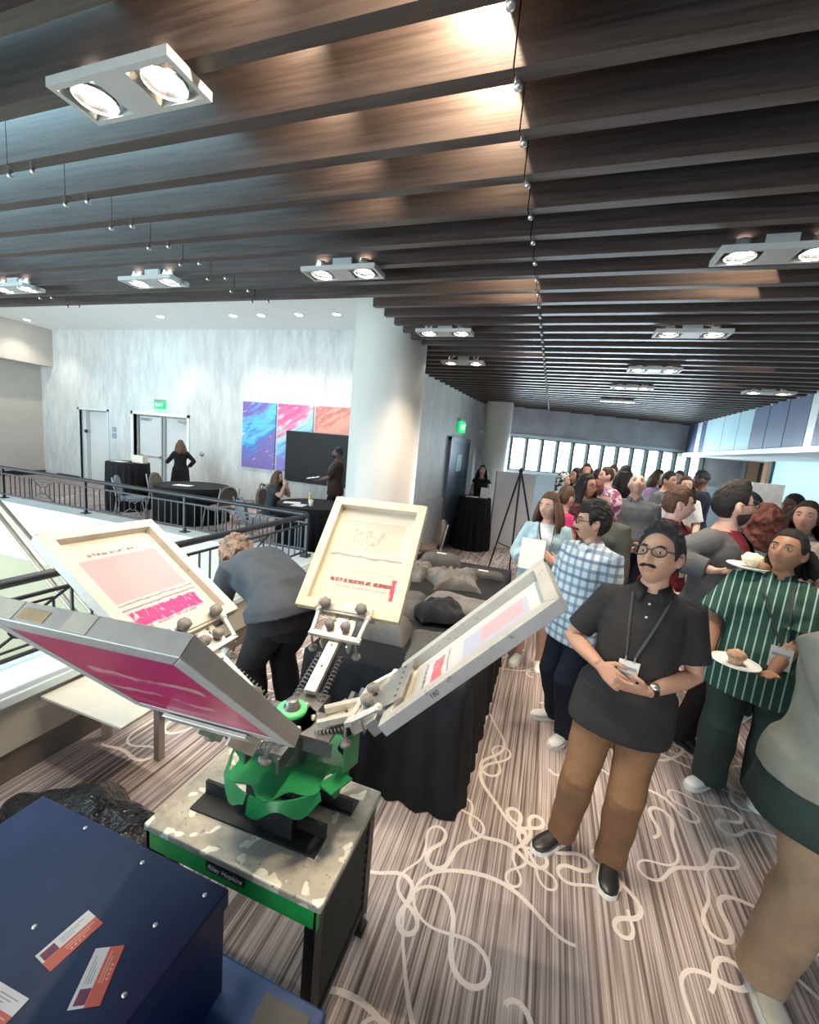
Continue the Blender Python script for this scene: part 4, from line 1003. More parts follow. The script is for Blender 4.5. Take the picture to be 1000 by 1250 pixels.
    for W_, E_, dd, pp, sd, cu in ((WL,EL,dL,pL,-1,curl[0]),(WR,ER,dR,pR,1,curl[1])):
        d_ = V(dd) if dd else (W_-E_); pn_ = V(pp) if pp else V((1 if sd < 0 else -1, .15, 0))
        # thumb points forward / up
        tside = d_.normalized().cross((pn_-d_.normalized()*pn_.dot(d_.normalized())).normalized()); want = fS*1.0+V((0,0,.9))
        hand(mb, W_, d_, pn_, 1 if tside.dot(want) > 0 else -1, cu, .1, 1.0 if not fem else .93, .6, .0085 if lod >= 3 else .0095)
    me = voxel(mb, vox, 3 if lod >= 2 else 2, .45)
    fid = s
    def fin(p):
        z = p.z; return V((p.x*s+lean[0]*max(0,z)*s, p.y*s+lean[1]*max(0,z)*s, z*s))
    def done(me_): 
        for v_ in me_.vertices: v_.co = fin(v_.co)
        me_.update(); return me_
    # lips and brows by place on the head
    inv = MH.inverted(); mi = [0]*len(me.polygons)
    for p in me.polygons:
        q = inv @ (p.center-HC)
        if q.length < .15*hs:
            q = q/hs
            if q.y > .06 and abs(q.x) < .025*(1-abs(q.z+.067)/.03) and -.078 < q.z < -.056: mi[p.index] = 1
    me.polygons.foreach_set('material_index', mi)
    body = link('person', done(me), list(skin(tone)), None, loc); body.rotation_euler = (0,0,rz); tag(body, label, 'person')
    F.o = body; F.fin = fin; F.inv = lambda q: V((q.x/s-lean[0]*q.z/s, q.y/s-lean[1]*q.z/s, q.z/s)); F.WL, F.WR, F.EL, F.ER, F.spine, F.HC, F.MH, F.hp = WL, WR, EL, ER, spine, HC, MH, hp
    def part(name, mesh_or_mb, m_, parent=None):
        me_ = mesh_or_mb if not isinstance(mesh_or_mb, MB) else mesh_or_mb.mesh(name)
        return link(name, done(me_), m_, parent or body)
    F.part = part
    # face
    if lod >= 1:
        for sx in (-1,1):
            e = MB(); c_ = V((.0315*sx,.0745,.004)); e.sphere(hp(c_), (.0122*hs,.0102*hs,.0046*hs), 14, 8, 0, MH)
            e.sphere(hp(c_+V((0,.0055,-.0005))), (.0056*hs,.0056*hs,.0046*hs), 12, 8, 1, MH); part('eye', e, [M_EYEW, M_IRIS])
            e = MB(); e.tube([hp((.017*sx,.0895,.0235)), hp((.032*sx,.087,.0285)), hp((.050*sx,.074,.0225))], [.0042*hs,.0046*hs,.0022*hs], 6, 0, None, .7); part('eyebrow', e, hairmat('brow%d' % int(brows[0]*1000), brows))
    if moustache:
        e = MB(); q = []
        for i in range(9):
            x = -.030+.0075*i; q.append(hp((x, .094-abs(x)*.35-(x*x)*5, -.0485-abs(x)*.28)))
        e.tube(q, [.003*hs]+[.0065*hs]*7+[.003*hs], 8); part('moustache', e, hairmat('black', (.016,.013,.012)))
    if beard:
        e = MB(); pts = [headpt(d, 0)*1.0 for d in dirs(40,30)]; k_ = []
        for d, p in zip(dirs(40,30), pts):
            m_ = sstep(-.30,-.48,d.z)*sstep(-.35,.0,d.y) if abs(d.x) > .28 or d.z < -.66 else 0
            k_.append(hp(p*(1+.05*m_-.04*(1-m_))))
        e.add(k_, sph_faces(40,30), 0, True); part('beard', e, beard)
    if glasses:
        e = MB()
        for sx in (-1,1):
            c_ = V((.034*sx,.102,.002)); e.tube([hp(c_+V((.026*cos(a)*(1 if True else 1), -.006*abs(cos(a))*(1 if cos(a)*sx > 0 else .2), .019*sin(a)))) for a in [2*pi*i/24 for i in range(25)]], .0022*hs*(1.2), 6)
            e.tube([hp((.060*sx,.094,.008)), hp((.078*sx,.05,.008)), hp((.081*sx,-.005,.006))], .0022*hs, 6)
        e.tube([hp((-.009,.104,.006)), hp((0,.106,.009)), hp((.009,.104,.006))], .002*hs, 6); g_ = part('glasses', e, glasses if glasses is not True else M_GLASSF)
        for sx in (-1,1):
            e = MB(); c_ = V((.034*sx,.102,.002)); n_ = 24
            e.add([hp(c_+V((.025*cos(2*pi*i/n_), -.003, .018*sin(2*pi*i/n_)))) for i in range(n_)], [tuple(range(n_))]); part('lens', e, M_LENS, g_)
    if hair: F.hair = make_hair(F, part, hair, lod, fem, s, vox)
    # clothes
    def wrinkle(me_, amp, seed):
        o_ = V((seed*5.3, seed*2.1, 0))
        nm_ = [v_.normal.copy() for v_ in me_.vertices]
        for i_, v_ in enumerate(me_.vertices):
            q = v_.co.copy(); n_ = noise.noise(q*7+o_)*.7+noise.noise(V((q.x*16,q.y*16,q.z*9))+o_)*.5; v_.co = q+nm_[i_]*(n_*amp)
    def sleeves(mb, inf, ln, flare=.012):
        for S_, E_, W_ in ((SL,EL,WL),(SR,ER,WR)):
            pts = [S_.lerp(pS,.4), S_, S_.lerp(E_,.45)]; rd = [.052*ab+inf,.060*ab+inf,.054*ab+inf]
            if ln <= 1: pts[2:] = [S_.lerp(E_,ln*.6), S_.lerp(E_,ln)]; rd[2:] = [.054*ab+inf+flare*.4,.050*ab+inf+flare]
            else: pts += [S_.lerp(E_,.85), E_, E_.lerp(W_,(ln-1)*.5), E_.lerp(W_,ln-1)]; rd += [.047*ab+inf,.047*ab+inf,.046*ab+inf,.034*ab+inf+flare*.6]
            mb.tube(pts, rd, 16)
    rs = random.Random(int(h*1e5)+int(loc[0]*977)).randint(0, 999)
    if trousers:
        t_ = trousers; inf = t_.get('inf', .012); mb = MB(); torso(mb, inf, -.12, t_.get('top', .07))
        for H_, K_, A_, f_ in ((HL,KL,AL,feetL),(HR,KR,AR,feetR)):
            cut = t_.get('len', 1.0)
            full = [(H_+V((0,0,.03)),.094*ab+inf),(H_.lerp(K_,.3),.090*ab+inf),(H_.lerp(K_,.8),.068*ab+inf),(K_,.063*ab+inf*1.2),(K_.lerp(A_,.35),.060*ab+inf*1.3),(K_.lerp(A_,.75),.052*ab+inf*1.4),(A_-V((0,0,.035)),.052*ab+inf*1.5)]
            full = full[:{.35:3,.5:4}.get(cut, 7)]
            mb.tube([q[0] for q in full], [q[1] for q in full], 18)
        mb.sphere(P0+V((0,-.035,-.07)), (.145*build+inf*.5,.108*build+inf*.6,.11), 18, 12)
        me_ = voxel(mb, cv, 4); wrinkle(me_, t_.get('wr', .006), rs); part(t_.get('name','trousers'), me_, t_['m'])
    if skirt:
        mb = MB(); R0 = []
        for i in range(9):
            t = i/8; z = P0.z+.14-(.14+P0.z-skirt['z'])*t; w = .145+(.06+skirt.get('flare',.05)*t)*sstep(0,.4,t); R0.append([V((w*cos(a)*(1+.03*t*sin(9*a)), w*.8*sin(a)*(1+.03*t*sin(9*a)), z)) for a in [2*pi*k/48 for k in range(48)]])
        mb.loft(R0); part('skirt', mb, skirt['m'])
    if shirt:
        q = shirt; inf = q.get('inf', .016); mb = MB(); torso(mb, inf, q.get('hem', -.13), .545, 1.0, q.get('flare', .012), True); sleeves(mb, inf, q.get('sleeve', .75), q.get('sflare', .012))
        me_ = voxel(mb, cv, 9); wrinkle(me_, q.get('wr', .005), rs+3); sh = part(q.get('name','shirt'), me_, q['m']); F.shirt = sh
        if q.get('collar'):
            mb = MB(); n = 30; r0 = []; r1 = []; r2 = []
            for i in range(n+1):
                a = radians(108)+radians(324)*i/n; w_ = (.062 if fem else .070); tip = max(0, 1-min(i, n-i)/4)
                p, r_, f_, u_ = spine(.545)
                base = p+r_*(w_*cos(a))+f_*(w_*1.0*sin(a)-.004); r0.append(base); r1.append(base+u_*(.036-.016*tip)); r2.append(p+r_*((w_+.026+.012*tip)*cos(a)*(1+.2*tip))+f_*((w_+.026)*sin(a)-.004+.01*tip)+u_*(-.012-.030*tip))
            vs = r0+r1+r2; k1 = n+1
            mb.add(vs, [(i,i+1,k1+i+1,k1+i) for i in range(n)]+[(k1+i,k1+i+1,2*k1+i+1,2*k1+i) for i in range(n)], 0, True)
            c_ = part('collar', mb, q.get('cm', q['m']), sh); sm = c_.modifiers.new('thick','SOLIDIFY'); sm.thickness = .004*s; sm.offset = 0
        elif q.get('neck'):
            mb = MB(); p, r_, f_, u_ = spine(.553); w_ = .066 if not fem else .058
            mb.tube([p+r_*(w_*cos(a))+f_*(w_*sin(a)-.004)-u_*(.010*max(0,sin(a))) for a in [2*pi*i/28 for i in range(29)]], .007, 8); part('neckband', mb, q.get('cm', q['m']), sh)
        if q.get('buttons'):
            for k_ in range(q['buttons']):
                t = .50-.055*k_; mb = MB(); p, r_, f_, u_ = front(F, t); mb.lathe([(0,0),(.006,0),(.006,.003),(0,.004)], p, 10, 0, V((0,0,1)).rotation_difference(f_).to_matrix()); part('button', mb, M_BUTTON, sh)
    if open_jacket:
        q = open_jacket; inf = q.get('inf', .03); mb = MB(); torso(mb, inf, q.get('hem', -.14), .54, 1.0, .02, True); sleeves(mb, inf*.75, q.get('sleeve', 1.9), .01)
        me_ = voxel(mb, cv, 4); wrinkle(me_, .006, rs+9)
        # open the front: drop faces in a wedge down the chest
        b = bmesh.new(); b.from_mesh(me_); gap = q.get('gap', .055); kill = []; SPC = {t: spine(t) for t in (-.1,0,.1,.2,.3,.4,.5)}
        for f in b.faces:
            c_ = f.calc_center_median(); best = min(((SPC[t][0]-c_).length, t) for t in (-.1,0,.1,.2,.3,.4,.5)); p, r_, f_, u_ = SPC[best[1]]; dd = c_-p
            if dd.dot(f_) > .045 and abs(dd.dot(r_)) < gap+.03*sstep(.3,.52,best[1]) and abs(dd.dot(u_)) < .13: kill.append(f)
        bmesh.ops.delete(b, geom=kill, context='FACES'); b.to_mesh(me_); b.free()
        part(q.get('name','jacket'), me_, q['m'])
    if shoes:
        for A_, ft, K_ in ((AL,feetL,KL),(AR,feetR,KR)):
            ang = ft[2]; fd = V((-sin(ang), cos(ang), 0)); sd = V((cos(ang), sin(ang), 0)); zb = A_.z-.085
            tip = ft[4] if len(ft) > 4 else 0
            def at(y, x, z):
                q = fd*y+sd*x; base = V((A_.x, A_.y, zb)); zz = z+(max(0, .1-y)*tip if tip else 0)
                return base+q+V((0,0,zz))
            prof_ = [(-.085,.012,.035,.040),(-.075,.030,.050,.048),(-.04,.037,.055,.058),(.0,.039,.056,.066),(.05,.040,.048,.056),(.10,.046,.036,.040),(.14,.047,.030,.032),(.175,.038,.026,.026),(.192,.015,.020,.016)]
            mb = MB(); rings = []
            for y, w, zc, hh in prof_:
                rings.append([at(y, w*cos(a), .018+zc*.55+ (hh*.62)*sin(a) if sin(a) > 0 else .018+zc*.55+ (zc*.55)*sin(a)) for a in [2*pi*k/18 for k in range(18)]])
            mb.loft(rings); mb.tube([at(-.02,0,.05), at(-.02,0,.105)], [.046,.043], 16)
            sh_ = part('shoe', mb, shoes['m'])
            mb = MB(); n = 22; o0 = []; o1 = []
            outl = [(-.090,0),(-.086,.022),(-.07,.036),(-.03,.041),(.03,.042),(.09,.050),(.14,.051),(.175,.040),(.195,.018),(.199,0)]
            lp = [(y, x) for y, x in outl]+[(y, -x) for y, x in reversed(outl[1:-1])]
            mb.loft([[at(y, x, 0) for y, x in lp],[at(y, x, shoes.get('sole', .024)) for y, x in lp]], 0, True, False); part('sole', mb, shoes.get('sm', M_SOLEW), sh_)
            if lod >= 2 and shoes.get('lace', True):
                mb = MB()
                for k_ in range(4): y = .035+.024*k_; mb.tube([at(y,-.026,.075-.010*k_), at(y+.006,0,.088-.013*k_), at(y,.026,.075-.010*k_)], .0035, 6)
                part('lace', mb, shoes.get('lm', M_SHOEW), sh_)
    return F
def front(F, t):
    """point on the front of the shirt at height t along the spine, found by casting onto the mesh"""
    return on_front(F, t, 0, .001), *F.spine(t)[1:]
from mathutils.bvhtree import BVHTree
def on_front(F, t, x, off=.004):
    if not hasattr(F, 'bvh'): me_ = F.shirt.data; F.bvh = BVHTree.FromPolygons([v_.co.copy() for v_ in me_.vertices], [tuple(p_.vertices) for p_ in me_.polygons])
    p, r, f, u = F.spine(t); a = F.fin(p+r*x+f*.5); b = F.fin(p+r*x); h_ = F.bvh.ray_cast(a, (b-a).normalized())
    return (F.inv(h_[0]) if h_[0] else p+r*x+f*.13)+f*off

def make_hair(F, part, hr, lod, fem, s, vox):
    st_, m_ = hr['style'], hr['m']; T = hr.get('thick', .13); hp = F.hp
    def mask(d):
        az = abs(atan2(d.x, d.y)); fr_, sd_, bk_ = hr.get('front', .60), hr.get('side', -.02), hr.get('back', -.62)
        if az < .9: zt = fr_-(fr_-.50)*(az/.9)**2*hr.get('peak', 1)
        elif az < 1.25: zt = .50+(sd_-.50)*sstep(.9,1.25,az)
        elif az < 1.75: zt = sd_
        else: zt = sd_+(bk_-sd_)*sstep(1.75,2.3,az)
        if 1.38 < az < 1.85 and d.z < .28 and st_ not in ('long','wrap','curly'): zt = max(zt, .10)
        return .30*sstep(zt-.03, zt+.05, d.z)+.70*sstep(zt+.0, zt+.34, d.z)
    nu, nv = 72, 54; vs = []
    for d in dirs(nu, nv):
        k_ = mask(d); q = headpt(d, fem); ex = 1
        if st_ == 'pomp': ex += (.20*sstep(.1,.8,d.y)*sstep(.35,.8,d.z)+.75*sstep(.62,.95,d.z)*sstep(-.6,.3,d.y))
        elif st_ == 'mop': ex += .5*sstep(.0,.7,d.z)+.35*sstep(.2,.8,d.y)*sstep(.3,.6,d.z)
        st = noise.noise(V((d.x*5, d.y*2.2, d.z*5))*hr.get('nf', 1.6))*.35+noise.noise(V((d.x*16, d.y*5, d.z*12)))*.22
        if st_ in ('pomp','short','mop','bun'): st += noise.noise(V((d.x*17, d.y*2.5, d.z*5)))*.55*sstep(.1,.5,d.z)
        ff = 1+k_*T*ex*(1+st)-(1-min(1,k_*3.4))*.06
        vs.append(hp(V((q.x*ff, q.y*ff+(.012*k_ if st_ == 'pomp' and d.y > .3 and d.z > .4 else 0), q.z*ff))))
    mb = MB(); mb.add(vs, sph_faces(nu, nv), 0, True); vx = max(vox, (.0045 if lod >= 3 else .006)/s)
    rn = random.Random(len(F.o['label'])*7)
    if st_ == 'long':
        L_ = hr.get('len', .30); n = 22
        for i in range(n):
            a0_ = hr.get('a0', 75); a = radians(a0_)+radians(360-2*a0_)*i/(n-1); d = V((sin(a), cos(a), .25)).normalized(); p = headpt(d)*(1.04); fw = rn.uniform(-.01,.02)
            out = V((sin(a), cos(a), 0)); ll = L_*rn.uniform(.85,1.08); fwd = hr.get('fwd', .0)
            pts = [hp(p)]; base = F.HC
            down = V((0,0,-1)) if hr.get('world', 1) else F.MH @ V((0,0,-1)); o_ = F.MH @ out
            for k_ in range(1, 6):
                t = k_/5; pts.append(hp(p)+down*(ll*t)+o_*(.035*sin(t*2.2)+.02*t+fw*t)+(F.MH @ V((0,1,0)))*fwd*t*(1 if abs(cos(a)) < .6 else 0))
            mb.tube(pts, [.024,.026,.025,.023,.018,.008], 8)
    elif st_ in ('pony','bun'):
        p = headpt(V((0,-.95,.25)).normalized()); c_ = hp(p*1.1); mb.sphere(c_, .028, 10, 8)
        if st_ == 'pony':
            L_ = hr.get('len', .24); b_ = F.MH @ V((0,-1,0)); mb.tube([c_, c_+b_*.05+V((0,0,-.03)), c_+b_*.06+V((0,0,-L_*.55)), c_+b_*.045+V((0,0,-L_))], [.022,.034,.030,.008], 10)
        else: mb.sphere(c_+(F.MH @ V((0,-.028,.012))), (.045,.04,.045), 14, 10)
    elif st_ == 'curly':
        for i in range(hr.get('n', 170)):
            d = V((rn.gauss(0,1), rn.gauss(0,1), rn.gauss(0,1))).normalized()
            if mask(d) < .2 : continue
            p = headpt(d)*(1+rn.uniform(.12,.12+hr.get('puff', .30))); r_ = rn.uniform(.014,.024)*hr.get('cr', 1); mb.sphere(hp(p), (r_,r_*rn.uniform(.7,1.2),r_), 8, 6)
            if rn.random() < .5: mb.tube([hp(p), hp(p*1.08+V((rn.uniform(-.02,.02),rn.uniform(-.02,.02),-.012))), hp(p*1.06+V((rn.uniform(-.03,.03),rn.uniform(-.03,.03),-.035)))], [r_*.7,r_*.6,r_*.25], 6)
        if hr.get('len'):
            for i in range(20):
                a = radians(85)+radians(190)*i/19; p = headpt(V((sin(a),cos(a),-.1)).normalized())*1.15; q = hp(p); pts = [q]
                for k_ in range(1,6): pts.append(q+V((0,0,-hr['len']*k_/5))+(F.MH @ V((sin(a),cos(a),0)))*(.02+.018*sin(k_*2.1+i))+V((.012*cos(k_*2.4+i),.012*sin(k_*2.4+i),0)))
                mb.tube(pts, [.022,.026,.024,.026,.020,.010], 8)
    elif st_ == 'wrap':
        L_ = .16
        mb.tube([hp((0,-.02,.02)), hp((0,-.03,-.08)), hp((0,-.01,-.15)), hp((0,.01,-.20))], [(.088,.10),(.085,.085),(.105,.09),(.15,.11)], 20)
    me = voxel(mb, vx, hr.get('smooth', 1 if lod >= 3 else 2), .4)
    return part(hr.get('name', 'hair'), me, m_)

def local_item(F, mb, name, m_, label, cat, parts=()):
    """something a person wears loosely or holds: a thing of its own, placed from the person's own space"""
    M = Matrix.Rotation(F.o.rotation_euler.z, 3, 'Z'); L0 = V(F.o.location)
    w = lambda q: L0+M @ F.fin(q)
    allv = [w(q) for q in mb.v]; mn = V([min(q[i] for q in allv) for i in range(3)]); mx = V([max(q[i] for q in allv) for i in range(3)]); c_ = V(((mn.x+mx.x)/2,(mn.y+mx.y)/2,mn.z))
    if not parts:
        mb.v = [q-c_ for q in allv]; o = link(name, mb.mesh(name), m_, None, c_); return tag(o, label, cat)
    e = empty(name, label, cat, c_)
    for nm_, pb, pm in parts: pb.v = [w(q)-c_ for q in pb.v]; link(nm_, pb.mesh(nm_), pm, e)
    return e
M_LAN = plain('dark_lanyard_webbing', (.05,.05,.055), .7); M_BADGE = plain('white_badge_card', (.76,.75,.72), .35, var=.03)
def badge(F, label, tb=.16, w=.085, hgt=.11, off=.0, lm=None, fy=.152, dark=True):
    """name badge on a lanyard down the chest"""
    def P(t, x, y): p, r, f, u = F.spine(t); return p+r*x+f*y
    card_ = MB(); p, r, f, u = F.spine(tb); M = Matrix((r, f, u)).transposed(); c_ = max((on_front(F, tb-hgt*.1, off, .008), on_front(F, tb-hgt*.9, off, .008)), key=lambda q: (q-p).dot(f)); c_ = p+r*off+f*((c_-p).dot(f)); r0_ = f; card_.box(c_-u*hgt/2, (w,.004,hgt), M)
    lan = MB()
    for sx in (-1,1):
        q0 = [P(.555,.064*sx,-.03), on_front(F,.53,.074*sx,.006)]+[on_front(F, .50+(tb+.01-.50)*i/8, .070*sx+(off+.018*sx-.070*sx)*i/8, .005) for i in range(9)]
        lan.tube(q0, [(.007,.0018)]*len(q0), 6, 0, r0_)
    clip = MB()
    for sx in (-1,1): clip.tube([c_+r*(.018*sx)+u*.02, c_+r*(.018*sx)-u*.006], .004, 6)
    pr_ = MB(); pr_.box(c_+f*.0025-u*hgt*.35, (w*.8,.001,hgt*.14), M); pr_.box(c_+f*.0025-u*hgt*.62, (w*.55,.001,hgt*.07), M)
    allb = MB(); allb.v = card_.v+lan.v
    return local_item(F, allb, 'name_badge', None, label, 'badge', (('card', card_, M_BADGE),('lanyard', lan, lm or M_LAN),('clip', clip, M_METAL),('printed_line', pr_, plain('grey_print', (.35,.37,.42), .5))))
def held_sheet(F, c, n, u, w, h_, label, cat='paper', th=.003, name='paper_sheet', m_=None):
    n = V(n).normalized(); u = V(u); u = (u-n*u.dot(n)).normalized(); r = u.cross(n); M = Matrix((r, u, n)).transposed(); mb = MB(); mb.box(V(c), (w, h_, th), M)
    return local_item(F, mb, name, m_ or M_PAPER, label, cat)
# ------------------------------------------------------------------ the people in the room
def m_plaid():
    m, N, L, P = newmat('blue_white_plaid'); s_ = sep(N, L, coord(N, L))
    def bands(x, per, w): 
        q = mth(N, L, 'PINGPONG', x, per); return mth(N, L, 'LESS_THAN', q, w)
    bx_ = bands(mth(N, L, 'ADD', s_[0], mth(N, L, 'MULTIPLY', s_[1], .6)), .030, .012); bz_ = bands(s_[2], .030, .012); th = bands(s_[2], .060, .004)
    c = mixc(N, L, mth(N, L, 'MULTIPLY', bx_, .62), (.56,.61,.63), (.09,.16,.25)); c = mixc(N, L, mth(N, L, 'MULTIPLY', bz_, .62), c, (.09,.16,.25)); c = mixc(N, L, mth(N, L, 'MULTIPLY', th, .6), c, (.05,.08,.13))
    L.new(c, P.inputs['Base Color']); P.inputs['Roughness'].default_value = .85; bump(N, L, P, noise_(N, L, coord(N, L), 24, 3), .3, .01); return m
def m_stripes(name, base, line, per, w, tilt=0.0, wob=0.0):
    m, N, L, P = newmat(name); v_ = coord(N, L); s_ = sep(N, L, v_)
    x = mth(N, L, 'ADD', s_[0], mth(N, L, 'MULTIPLY', s_[2], tilt))
    if wob: x = mth(N, L, 'ADD', x, mth(N, L, 'MULTIPLY', noise_(N, L, v_, 9, 2), wob))
    k = mth(N, L, 'LESS_THAN', mth(N, L, 'PINGPONG', x, per), w)
    L.new(mixc(N, L, k, base, line), P.inputs['Base Color']); P.inputs['Roughness'].default_value = .8; bump(N, L, P, noise_(N, L, v_, 24, 3), .3, .01); return m
def m_blotch(name, a, b, sc=30, thr=.5):
    m, N, L, P = newmat(name); v_ = coord(N, L); f = noise_(N, L, v_, sc, 4)
    L.new(ramp(N, L, f, [(thr-.03, a), (thr+.03, b)]), P.inputs['Base Color']); P.inputs['Roughness'].default_value = .85; return m
C = {k: cloth(n, c) for k, (n, c) in dict(char=('charcoal_polo_knit',(.030,.026,.025)), brown=('brown_chino_twill',(.20,.105,.055)), navy=('navy_denim',(.012,.016,.030)), denim=('pale_denim',(.36,.50,.56)),
    pink=('hot_pink_jersey',(.60,.045,.16)), black=('black_jersey',(.013,.012,.014)), olive=('olive_cotton',(.10,.10,.08)), grey=('grey_jersey',(.10,.11,.12)), maroon=('maroon_jersey',(.20,.022,.035)),
    jacket=('grey_bomber_cloth',(.10,.10,.105)), dkgreen=('dark_green_trousering',(.030,.045,.038)), cream=('cream_cotton',(.62,.57,.49)), sand=('sand_jersey',(.27,.25,.20)), khaki=('khaki_twill',(.30,.20,.125)),
    slate=('washed_black_denim_shirt',(.055,.060,.070)), choco=('chocolate_jersey',(.040,.020,.016)), white=('white_cotton',(.74,.74,.73)), purple=('lilac_cotton',(.30,.24,.40)), suit=('navy_suiting',(.012,.014,.024)), blackt=('black_twill',(.016,.014,.015)), teal=('pale_teal_cotton',(.40,.58,.60))).items()}
HM = dict(black=hairmat('black', (.016,.013,.012)), dbrown=hairmat('dark_brown', (.045,.024,.015)), brown=hairmat('brown', (.10,.052,.030)), lbrown=hairmat('light_brown', (.24,.145,.10)), red=hairmat('auburn', (.13,.038,.028)), grey=hairmat('grey', (.30,.28,.27)))
SH = dict(m=M_SHOEW, sm=M_SOLEW); SHK = dict(m=plain('black_shoe_leather', (.018,.017,.017), .38, var=.2), sm=M_SOLEW, lm=M_BLACK); SHB = dict(m=M_BLACK, sm=M_SOLEK, lm=M_BLACK)
PI_ = pi
# man with folded hands
F = person('man in a charcoal polo and brown trousers with folded hands, glasses and a moustache', (.415,2.12,0), PI_-.22, 1.675, False, 'tan', 3, 1.0, .03, lean=(-.062,0), head=(-.42,-.27,.10), hs=1.17,
    feetL=(-.115,.03,.10), feetR=(.125,.03,-.55), handL=(-.075,.215,1.075), handR=(.135,.205,1.125), dL=(.93,.30,.05), dR=(-.86,.33,-.36), pL=(.2,-.75,.6), pR=(.1,-.95,-.2), poleL=(-.8,-.5,-.7), poleR=(.8,-.5,-.6), curl=(.42,.46),
    shirt=dict(m=C['char'], sleeve=.80, hem=-.17, flare=.040, collar=True, buttons=2, inf=.013, sflare=.006, name='polo_shirt'), trousers=dict(m=C['brown'], inf=.016, wr=.009), shoes=SHK, hair=dict(style='pomp', m=HM['black'], front=.70, side=-.16, thick=.15, nf=3), glasses=True, moustache=True)
badge(F, 'white badge on a dark lanyard behind the folded hands of the man in the polo', .245, .085, .10, .02, fy=.172)
w = MB(); d_ = (F.EL-F.WL).normalized(); c_ = F.WL+d_*.018; w.tube([c_-d_*.012, c_+d_*.012], .0325, 18); wt = F.part('wristwatch', w, M_BLACK)
n_ = (V((-.2,.5,.9))-d_*V((-.2,.5,.9)).dot(d_)).normalized(); w = MB(); w.lathe([(0,.0),(.019,.0),(.019,.008),(0,.009)], c_+n_*.031, 18, 0, V((0,0,1)).rotation_difference(n_).to_matrix()); F.part('watch_face', w, M_METAL, wt)
# plaid shirt
F = person('man in a blue and white plaid shirt with dark floppy hair beside the silver screen', (.31,3.08,0), 2.35, 1.665, False, 'tan', 3, 1.05, .03, lean=(-.01,.0), head=(-.62,-.05,0), hs=1.15, feetL=(-.10,.06,.2), feetR=(.12,-.06,-.5),
    handL=(-.27,.02,.80), handR=(.28,.10,.80), shirt=dict(m=m_plaid(), sleeve=1.78, hem=-.17, flare=.03, inf=.026, collar=True, buttons=0, wr=.008), trousers=dict(m=C['navy'], inf=.020, wr=.008), shoes=SH, hair=dict(style='mop', m=HM['black'], front=.42, side=-.15, back=-.7, thick=.19), glasses=True, moustache=True)
mb = MB(); p, r_, f_, u_ = F.spine(.50); mb.sphere(p+f_*.070+u_*.01, (.05,.03,.05), 14, 10); F.part('undershirt', mb, C['white'])
# denim jacket
F = person('woman in a pale denim jacket and shorts holding a white sheet', (.03,4.02,0), PI_-.1, 1.64, True, 'light', 2, 1.0, 0, head=(-.45,.0,0), hs=1.12, feetL=(-.10,.03,.15), feetR=(.11,.0,-.2),
    handL=(-.12,.24,1.14), handR=(.17,.26,1.12), dL=(.7,.2,.6), dR=(-.75,.1,.4), pL=(.3,-.8,0), pR=(-.2,-.8,0), shirt=dict(m=C['white'], sleeve=.5, hem=-.1, inf=.010), open_jacket=dict(m=C['denim'], inf=.034, hem=-.12, sleeve=1.85), trousers=dict(m=C['navy'], len=.35, name='shorts'), shoes=SH,
    hair=dict(style='long', m=HM['brown'], len=.30, front=.58, thick=.12), brows=(.05,.03,.02))
held_sheet(F, (.08,.285,1.20), (0,1,.25), (0,0,1), .22, .29, 'white sheet held up by the woman in the denim jacket')
o = badge(F, 'dark strap and badge of the woman in the denim jacket', .13, .07, .10, -.06, fy=.155)
# behind her
person('woman in a hot pink top with a brown ponytail behind the denim jacket', (.17,4.85,0), -1.0, 1.67, True, 'light', 1, 1.0, head=(.2,0,0), hs=1.1, shirt=dict(m=C['pink'], sleeve=.3), trousers=dict(m=C['navy']), shoes=SH, hair=dict(style='pony', m=HM['brown'], thick=.13), glasses=True)
person('woman with long black hair and glasses in a dark blouse facing the windows side', (.40,5.35,0), -2.05, 1.80, True, 'tan', 1, 1.0, head=(-.2,-.1,0), hs=1.12, shirt=dict(m=m_blotch('dark_red_pattern', (.02,.015,.02), (.16,.03,.04), 40), sleeve=.9), trousers=dict(m=C['blackt']), shoes=SHB, hair=dict(style='long', m=HM['black'], len=.28, thick=.15), glasses=True)
person('woman in a mottled pink headscarf and olive jacket', (.56,4.35,0), 2.5, 1.70, True, 'tan', 1, 1.05, head=(-.3,-.1,0), hs=1.1, shirt=dict(m=C['olive'], sleeve=1.85, inf=.026), trousers=dict(m=C['blackt']), shoes=SHB, hair=dict(style='wrap', m=m_blotch('pink_headscarf', (.28,.07,.13), (.72,.50,.58), 22), front=.50, side=-.9, back=-1.1, thick=.16, name='headscarf'), glasses=True)
person('bald man in a grey shirt looking down, standing behind the headscarf', (.97,5.55,0), PI_-.2, 1.87, False, 'light', 1, 1.22, .06, head=(.1,-.62,0), hs=1.12, handL=(-.12,.25,1.02), handR=(.14,.26,1.02), shirt=dict(m=C['grey'], sleeve=.85, hem=-.02, inf=.022, collar=True), trousers=dict(m=C['navy'], top=.05), shoes=SHB, hair=dict(style='short', m=HM['grey'], front=2, side=.1, back=-.4, thick=.05))
F = person('young man in a maroon shirt looking aside, just above the man with folded hands', (1.01,4.02,0), -2.3, 1.80, False, 'pale', 2, 1.0, head=(.75,-.05,0), hs=1.14, handL=(-.26,.20,.95), handR=(.24,.22,.98), feetL=(-.1,.05,.1), feetR=(.12,-.02,-.3), shirt=dict(m=C['maroon'], sleeve=.85, collar=True, inf=.02), trousers=dict(m=C['navy'], inf=.016), shoes=SH, hair=dict(style='short', m=HM['brown'], front=.48, side=-.1, thick=.17), brows=(.05,.03,.02))
badge(F, 'dark lanyard of the young man in the maroon shirt', .22, .07, .09, 0)
